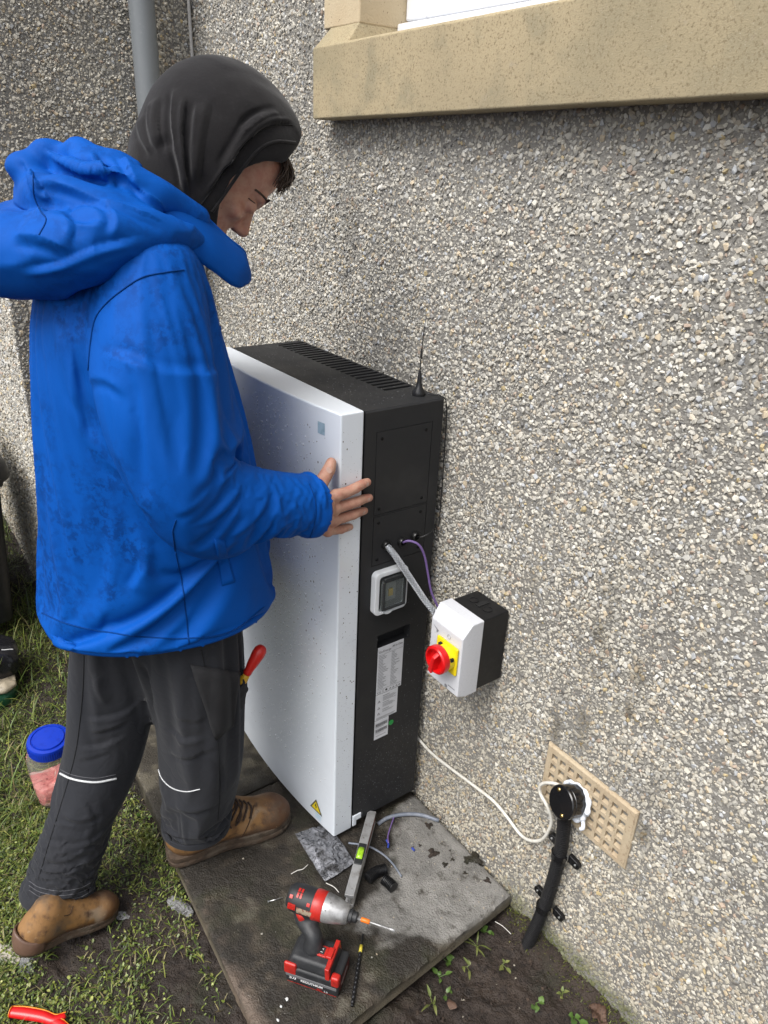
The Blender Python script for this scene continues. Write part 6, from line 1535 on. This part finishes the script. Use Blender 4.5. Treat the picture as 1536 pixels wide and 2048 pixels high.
# crumpled printed sack beside the bin
sk = thing('sack', (-1.22,-.86,-.05), 'crumpled black and green printed plastic sack beside the bin', 'sack')
m_sackb = mat('black_film', (.012,.012,.015), .25, var=[(50,4,(.06,.06,.07),.62,.75)]); m_sackg = mat('green_film', (.01,.075,.035), .3, var=[(70,4,(.10,.20,.13),.66,.76)]); m_sackt = mat('tan_film', (.34,.29,.21), .5, var=[(60,4,(.20,.17,.12),.5,.7)])
def lump(c, rad, m, name, seed, par=sk, amp=.014):
    v = Vol(np.array(c)-np.array(rad)-.04, np.array(c)+np.array(rad)+.04, .006); v.ell(c, rad, k=.005, p=3); V, F_ = v.mesh(2); N_ = vnormals(V,F_)
    V = V + N_*(amp*fbm(V,16,3,seed))[:,None]; V = rumple(V, F_, .006, 20, (1,1,1), seed+3); return link_mesh(name, V, F_, m, par, smooth=True)
sk_t = lump((-1.215,-.865,.040),(.085,.095,.065),m_sackb,'top',3); lump((-1.150,-.865,-.008),(.070,.070,.018),m_sackt,'band',5); lump((-1.16,-.88,-.045),(.085,.075,.030),m_sackg,'lower',7)
skb = bvh_of(np.array([v_.co[:] for v_ in sk_t.data.vertices])+WLOC[sk_t], [tuple(q.vertices) for q in sk_t.data.polygons]); surf_line(skb, [(3,1300),(10,1300),(18,1299),(26,1299)], .0016, 'white_line', m_wht, sk, .001)
# crumpled clear film and a pale flake trodden into the ground
m_foil = mat('crumpled_film', (.42,.42,.42), .2, Transmission_Weight=.5, IOR=1.15, var=[(60,4,(.16,.155,.15),.45,.62),(140,3,(.6,.6,.62),.6,.7)])
def crumple(px, py, rx, ry, rz, ang, seed, label, cat='film', m=None, name='crumpled_film'):
    c = atZ(px,py,-.06); c[2] = float(ground_h(np.array([c[0]]),np.array([c[1]]))[0])+rz*.5; bm = bmesh.new(); bmesh.ops.create_icosphere(bm, subdivisions=4, radius=1.0); V = np.array([v_.co[:] for v_ in bm.verts]); Fs = [tuple(v_.index for v_ in f.verts) for f in bm.faces]; bm.free()
    n1 = fbm(V, 1.7, 4, seed); V = V*(1+.5*(1-np.abs(n1)*2.6))[:,None]*np.array([rx,ry,rz]); ca, sa = math.cos(ang), math.sin(ang); V = V@np.array([[ca,sa,0],[-sa,ca,0],[0,0,1]]) + c
    return tag(link_mesh(name, V, Fs, m or m_foil, None, loc=tuple(c)), label, cat)
crumple(360,1812,.030,.012,.006,.35,4,'crumpled clear film trodden into the mud by the slab')
crumple(52,1925,.021,.012,.006,-.2,9,'crumpled white film just below the rear boot')
crumple(245,1826,.014,.008,.004,.8,14,'small crumpled film shred right of the rear boot')
crumple(10,1898,.030,.012,.004,.5,19,'pale flake under the heel of the rear boot','flake',mat('pale_flake',(.42,.38,.32),.7,var=[(60,4,(.25,.22,.18),.5,.7)]),'flake')
t = MB(); m_putty = mat('white_putty',(.55,.56,.55),.5)
for (px,py,r_,lb) in ((574,1998,.0055,'upper'),(562,2012,.004,'left'),(556,2040,.005,'lower')):
    c = atZ(px,py,.003); bm = bmesh.new(); bmesh.ops.create_icosphere(bm, subdivisions=2, radius=1.0); V = np.array([v_.co[:] for v_ in bm.verts]); Fs = [tuple(v_.index for v_ in f.verts) for f in bm.faces]; bm.free()
    V = V*(1+1.1*fbm(V,1.6,3,int(px)))[:,None]*np.array([r_*.8,r_*.55,r_*.25])+c; tag(link_mesh('sealant_crumb', V, Fs, m_putty, None, smooth=True, loc=tuple(c)), 'white sealant crumb on the slab front, the %s of three' % lb, 'crumb', 'sealant crumbs')

# ---------------------------------------------------------------- grass, ground leaves, weeds
def in_slab(x, y): return (x > -.90) & (x < .412) & (y > -.668 + .04*smstep(.1,-.2,x)) 
def veg_mask(x, y):
    P = np.stack([x,y,0*x],-1)
    g = .74 + 1.05*fbm(P, 4.5, 3, 201) + .45*fbm(P, 17, 3, 203)
    mud = np.exp(-(((x+.10)/.20)**2+((y+.72)/.10)**2)) + .9*np.exp(-(((x-.20)/.16)**2+((y+.73)/.07)**2))
    g = g - .50*mud - .5*np.exp(-((y+.70)/.05)**2)*smstep(-.30,-.1,x)*smstep(.45,.2,x) - 1.5*smstep(.30,.42,x)*smstep(-.75,-.55,y)
    return g
def scatter(n, x0, x1, y0, y1, thr, near=True):
    x = RS.uniform(x0,x1,n); y = RS.uniform(y0,y1,n); m = (RS.rand(n) < np.clip(veg_mask(x,y)-thr,0,1)) & ~in_slab(x,y) & (y < -.015) & ~((x < -1.25) & (y > -.62))
    return x[m], y[m]
GREEN = np.array([(.10,.15,.025),(.15,.185,.032),(.075,.115,.022),(.20,.21,.05),(.24,.21,.095),(.05,.08,.02),(.15,.12,.055)]); GW = np.array([26,22,18,12,6,12,5]); GW = GW/GW.sum()
def blades(name, x, y, lmin, lmax, wid, lean, label):
    n = len(x); z = ground_h(x,y); a = RS.uniform(0,2*np.pi,n); L = RS.uniform(lmin,lmax,n)*np.exp(RS.normal(0,.25,n)); ln = np.clip(RS.normal(lean,.28,n),.1,1.45); w = wid*RS.uniform(.6,1.3,n)
    d = np.stack([np.cos(a),np.sin(a),0*a],1); s = np.stack([-np.sin(a),np.cos(a),0*a],1); base = np.stack([x,y,z-.004],1); V = np.zeros((n,7,3))
    for k, (t, wf) in enumerate(((0,.8),(.4,1.0),(.75,.7))):
        th = ln*(.45+.75*t); c = base + d*(L*t*np.sin(th))[:,None] + np.array([0,0,1.])*(L*t*np.cos(th))[:,None]
        V[:,2*k] = c - s*(w*wf)[:,None]; V[:,2*k+1] = c + s*(w*wf)[:,None]
    th = ln*1.3; V[:,6] = base + d*(L*np.sin(th))[:,None] + np.array([0,0,1.])*(L*np.cos(th))[:,None]
    o = np.arange(n)[:,None]*7; F4 = np.concatenate([o+np.array([0,1,3,2]), o+np.array([2,3,5,4])]); F3 = o+np.array([4,5,6])
    V = V.reshape(-1,3); me = bpy.data.meshes.new(name); nv = len(V); me.vertices.add(nv); me.vertices.foreach_set('co', V.astype(np.float32).ravel())
    li = np.concatenate([F4.ravel(), F3.ravel()]); me.loops.add(len(li)); me.loops.foreach_set('vertex_index', li.astype(np.int32)); npoly = len(F4)+len(F3); me.polygons.add(npoly)
    ls = np.concatenate([np.arange(len(F4))*4, len(F4)*4+np.arange(len(F3))*3]); me.polygons.foreach_set('loop_start', ls.astype(np.int32)); me.polygons.foreach_set('use_smooth', np.ones(npoly,bool)); me.update(calc_edges=True); me.validate()
    me.materials.append(m_grass); ob = bpy.data.objects.new(name, me); COL.objects.link(ob); WLOC[ob] = np.zeros(3)
    c = GREEN[RS.choice(len(GREEN), n, p=GW)]*RS.uniform(.55,1.35,(n,1)); set_col(ob, np.repeat(c,7,0)); return tag(ob, label, 'grass', kind='stuff')
m_grass = mat('grass_blade', (.1,.15,.03), .5, attr=('col','GEOMETRY'), spec=.4)
x1_, y1_ = scatter(120000,-.75,.75,-1.30,-.03,.16); x2_, y2_ = scatter(42000,-2.6,-.75,-1.35,-.60,.0)
blades('grass', np.concatenate([x1_,x2_]), np.concatenate([y1_,y2_]),   .010,.030,.0011,.9,'short trodden grass between mud patches')
x3_, y3_ = scatter(3000,-2.6,-.5,-1.2,-.60,.0); blades('grass', x3_, y3_, .05,.11,.0014,.6,'longer grass stalks along the wall foot')
# small round leaves of ground cover
def leaves(name, x, y, rmin, rmax, label, hi=.012):
    n = len(x); z = ground_h(x,y)+RS.uniform(.002,hi,n); r = RS.uniform(rmin,rmax,n); a = RS.uniform(0,2*np.pi,n); tl = RS.normal(0,.45,(n,2))
    prof = np.array([(-1,0,0),(-.45,-.55,.12),(.35,-.62,.14),(1,0,-.05),(.35,.62,.14),(-.45,.55,.12),(0,0,-.05)]); ca, sa = np.cos(a), np.sin(a)
    V = np.zeros((n,7,3))
    for k,(p,q,h) in enumerate(prof):
        V[:,k,0] = x + r*(p*ca-q*sa); V[:,k,1] = y + r*(p*sa+q*ca); V[:,k,2] = z + r*(h + p*tl[:,0] + q*tl[:,1])
    o = np.arange(n)[:,None]*7; Fs = np.concatenate([o+np.array([i,(i+1)%6,6]) for i in range(6)]); me = bpy.data.meshes.new(name); Vf = V.reshape(-1,3); me.vertices.add(len(Vf)); me.vertices.foreach_set('co', Vf.astype(np.float32).ravel())
    me.loops.add(len(Fs)*3); me.loops.foreach_set('vertex_index', Fs.ravel().astype(np.int32)); me.polygons.add(len(Fs)); me.polygons.foreach_set('loop_start', (np.arange(len(Fs))*3).astype(np.int32)); me.polygons.foreach_set('use_smooth', np.ones(len(Fs),bool)); me.update(calc_edges=True); me.validate()
    me.materials.append(m_leaf); ob = bpy.data.objects.new(name, me); COL.objects.link(ob); WLOC[ob] = np.zeros(3)
    LC = np.array([(.13,.165,.03),(.18,.20,.04),(.085,.11,.025),(.24,.25,.07),(.06,.075,.02)]); c = LC[RS.choice(5,n,p=[.3,.22,.25,.08,.15])]*RS.uniform(.6,1.45,(n,1)); set_col(ob, np.repeat(c,7,0)); return tag(ob, label, 'ground cover', kind='stuff')
m_leaf = mat('small_leaf', (.1,.16,.03), .42, attr=('col','GEOMETRY'), spec=.5)
x4_, y4_ = scatter(26000,-.6,.5,-1.30,-.62,.16); x5_, y5_ = scatter(9000,-2.2,-.6,-1.3,-.60,.1)
leaves('ground_leaves', np.concatenate([x4_,x5_]), np.concatenate([y4_,y5_]),   .0014,.0046,'tiny round leaves growing among the grass')
# dead stalks
x6_, y6_ = scatter(1500,-.9,.7,-1.3,-.05,-.1); 
GREEN = np.array([(.24,.20,.11),(.17,.13,.07),(.30,.26,.16)]); GW = np.array([.4,.4,.2])
blades('dead_stalks', x6_, y6_, .02,.055,.0008,1.35,'dead straw-coloured stalks lying on the mud')
# moss along the wall foot
mx = RS.uniform(.28,1.1,5200); my = -np.abs(RS.normal(0,.020,5200))-.003; k_ = RS.rand(5200) < np.clip(.5+1.4*fbm(np.stack([mx,my,0*mx],1),12,3,77),0,1); mx, my = mx[k_], my[k_]
GREEN = np.array([(.10,.115,.02),(.07,.085,.018),(.14,.14,.03)]); GW = np.array([.4,.4,.2]); blades('moss', mx, my, .004,.011,.0011,.7,'yellow-green moss along the foot of the wall')
mx = RS.uniform(-.36,-.28,1500); my = RS.normal(-.665,.010,1500); blades('moss', mx, my, .006,.016,.0014,.7,'yellow moss cushion beside the slab edge behind the legs')
# weeds one can pick out
def leaf_mesh(name, base, d, L, W, curl, m, parent):
    d = np.asarray(d,float); d /= np.linalg.norm(d); s = np.cross(d,[0,0,1.]); s /= np.linalg.norm(s)+1e-9; u = np.cross(s,d); V = []
    for k in range(8):
        t = k/7; w = W*math.sin(math.pi*(.06+.94*t)**.75)*(1 if t < .99 else .1)+.0006; c = np.asarray(base)+d*L*t+u*(-curl*L*t*t)
        V += [c-s*w+u*w*.25, c, c+s*w+u*w*.25]
    Fs = [(3*k+i,3*k+i+1,3*k+4+i,3*k+3+i) for k in range(7) for i in (0,1)]
    return link_mesh(name, V, Fs, m, parent, smooth=True)
m_weed = mat('weed_leaf', (.065,.125,.022), .45, var=[(60,3,(.10,.165,.035),.45,.7),(20,2,(.045,.09,.02),.5,.7)]); m_weed2 = mat('weed_leaf_pale', (.11,.14,.035), .5, var=[(60,3,(.16,.165,.05),.45,.7)])
wr = random.Random(12)
def weed(px, py, n, L, W, label, m=m_weed, up=.5, z=-.06):
    c = atZ(px,py,z); c[2] = float(ground_h(np.array([c[0]]),np.array([c[1]]))[0])
    L *= .78; W *= .8; w = thing('weed', tuple(c), label, 'weed', 'weeds in the bare soil'); a0 = wr.uniform(0,6.28)
    for k in range(n):
        a = a0+2*math.pi*k/n+wr.uniform(-1.1,1.1); el = up*wr.uniform(.4,1.4); d = (math.cos(a)*math.cos(el),math.sin(a)*math.cos(el),math.sin(el)); l_ = L*wr.uniform(.45,1.15)
        st_ = np.array(c)+np.array(d)*l_*wr.uniform(.2,.8)+np.array([wr.uniform(-.008,.008),wr.uniform(-.008,.008),0]); t = MB(); t.tube([c,st_],[.0009,.0008],5); t.build('stem', m, w); leaf_mesh('leaf', st_, d, l_, W*wr.uniform(.7,1.2), wr.uniform(.1,.5), m, w)
weed(975,1856,5,.022,.006,'leafy weed under the slab corner, nearest the wall',up=.9)
weed(898,1915,6,.026,.008,'broad-leaved weed close under the slab edge',up=.7)
weed(935,1925,4,.028,.004,'narrow-leaved weed right of the broad-leaved one',m_weed2,.6)
weed(880,1945,4,.020,.006,'small weed at the left below the slab edge',up=.6)
weed(895,1975,4,.018,.005,'tiny weed below the row under the slab edge',up=.5)
weed(1005,1925,5,.020,.005,'yellowish weed left of the conduit foot',m_weed2,.7)
weed(1072,2008,4,.020,.007,'four-leaved weed in the middle of the bare soil',up=.4)
weed(1150,2035,5,.024,.009,'bright round-leaved weed by the bottom of the wall',up=.6)
weed(865,2000,5,.040,.003,'tall thin grass tuft at the bottom of the soil',m_weed2,1.0)
weed(955,1885,6,.035,.0022,'fine grass tuft at the slab corner',m_weed2,.9)
weed(1125,1990,5,.016,.004,'pale weed against the mossy wall foot',m_weed2,.8)
weed(285,1632,5,.018,.006,'small green weed between the legs',up=.6)
weed(318,1565,4,.014,.005,'tiny weed by the slab edge behind the front leg',up=.6)
# dead leaf
c = atZ(1195,2038,-.055); m_dl = mat('dead_leaf', (.085,.045,.028), .75, var=[(50,4,(.15,.095,.065),.45,.68),(160,3,(.035,.02,.013),.55,.7)], bump=[(120,.6,.004)])
V = []; 
for i in range(10):
    for j in range(9):
        u, w_ = i/9-.5, j/8-.5; e_ = max(0,1-(2*u)**2)**.6; V.append((c[0]+.044*u+.004*math.sin(9*w_), c[1]+.036*w_*e_+.003*math.sin(14*u), c[2]+.010+.010*abs(math.sin(4*w_))+.006*math.cos(7*u)+.003*math.sin(23*u+11*w_)))
idx = np.arange(90).reshape(10,9); tag(link_mesh('dead_leaf', V, np.stack([idx[:-1,:-1],idx[1:,:-1],idx[1:,1:],idx[:-1,1:]],-1).reshape(-1,4), m_dl, None, smooth=True, loc=tuple(c)), 'curled brown dead leaf at the foot of the wall', 'leaf')
c = atZ(902,2012,-.06); V = [(c[0]+.012*math.cos(a)*(1+.3*math.sin(3*a)), c[1]+.009*math.sin(a), c[2]+.006+.004*math.sin(2*a)) for a in np.linspace(0,6.28,13)[:-1]]+[tuple(c+np.array([0,0,.010]))]
tag(link_mesh('dead_leaf', V, [(i,(i+1)%12,12) for i in range(12)], m_dl, None, smooth=True, loc=tuple(c)), 'small brown dead leaf lying on the soil below the slab', 'leaf')
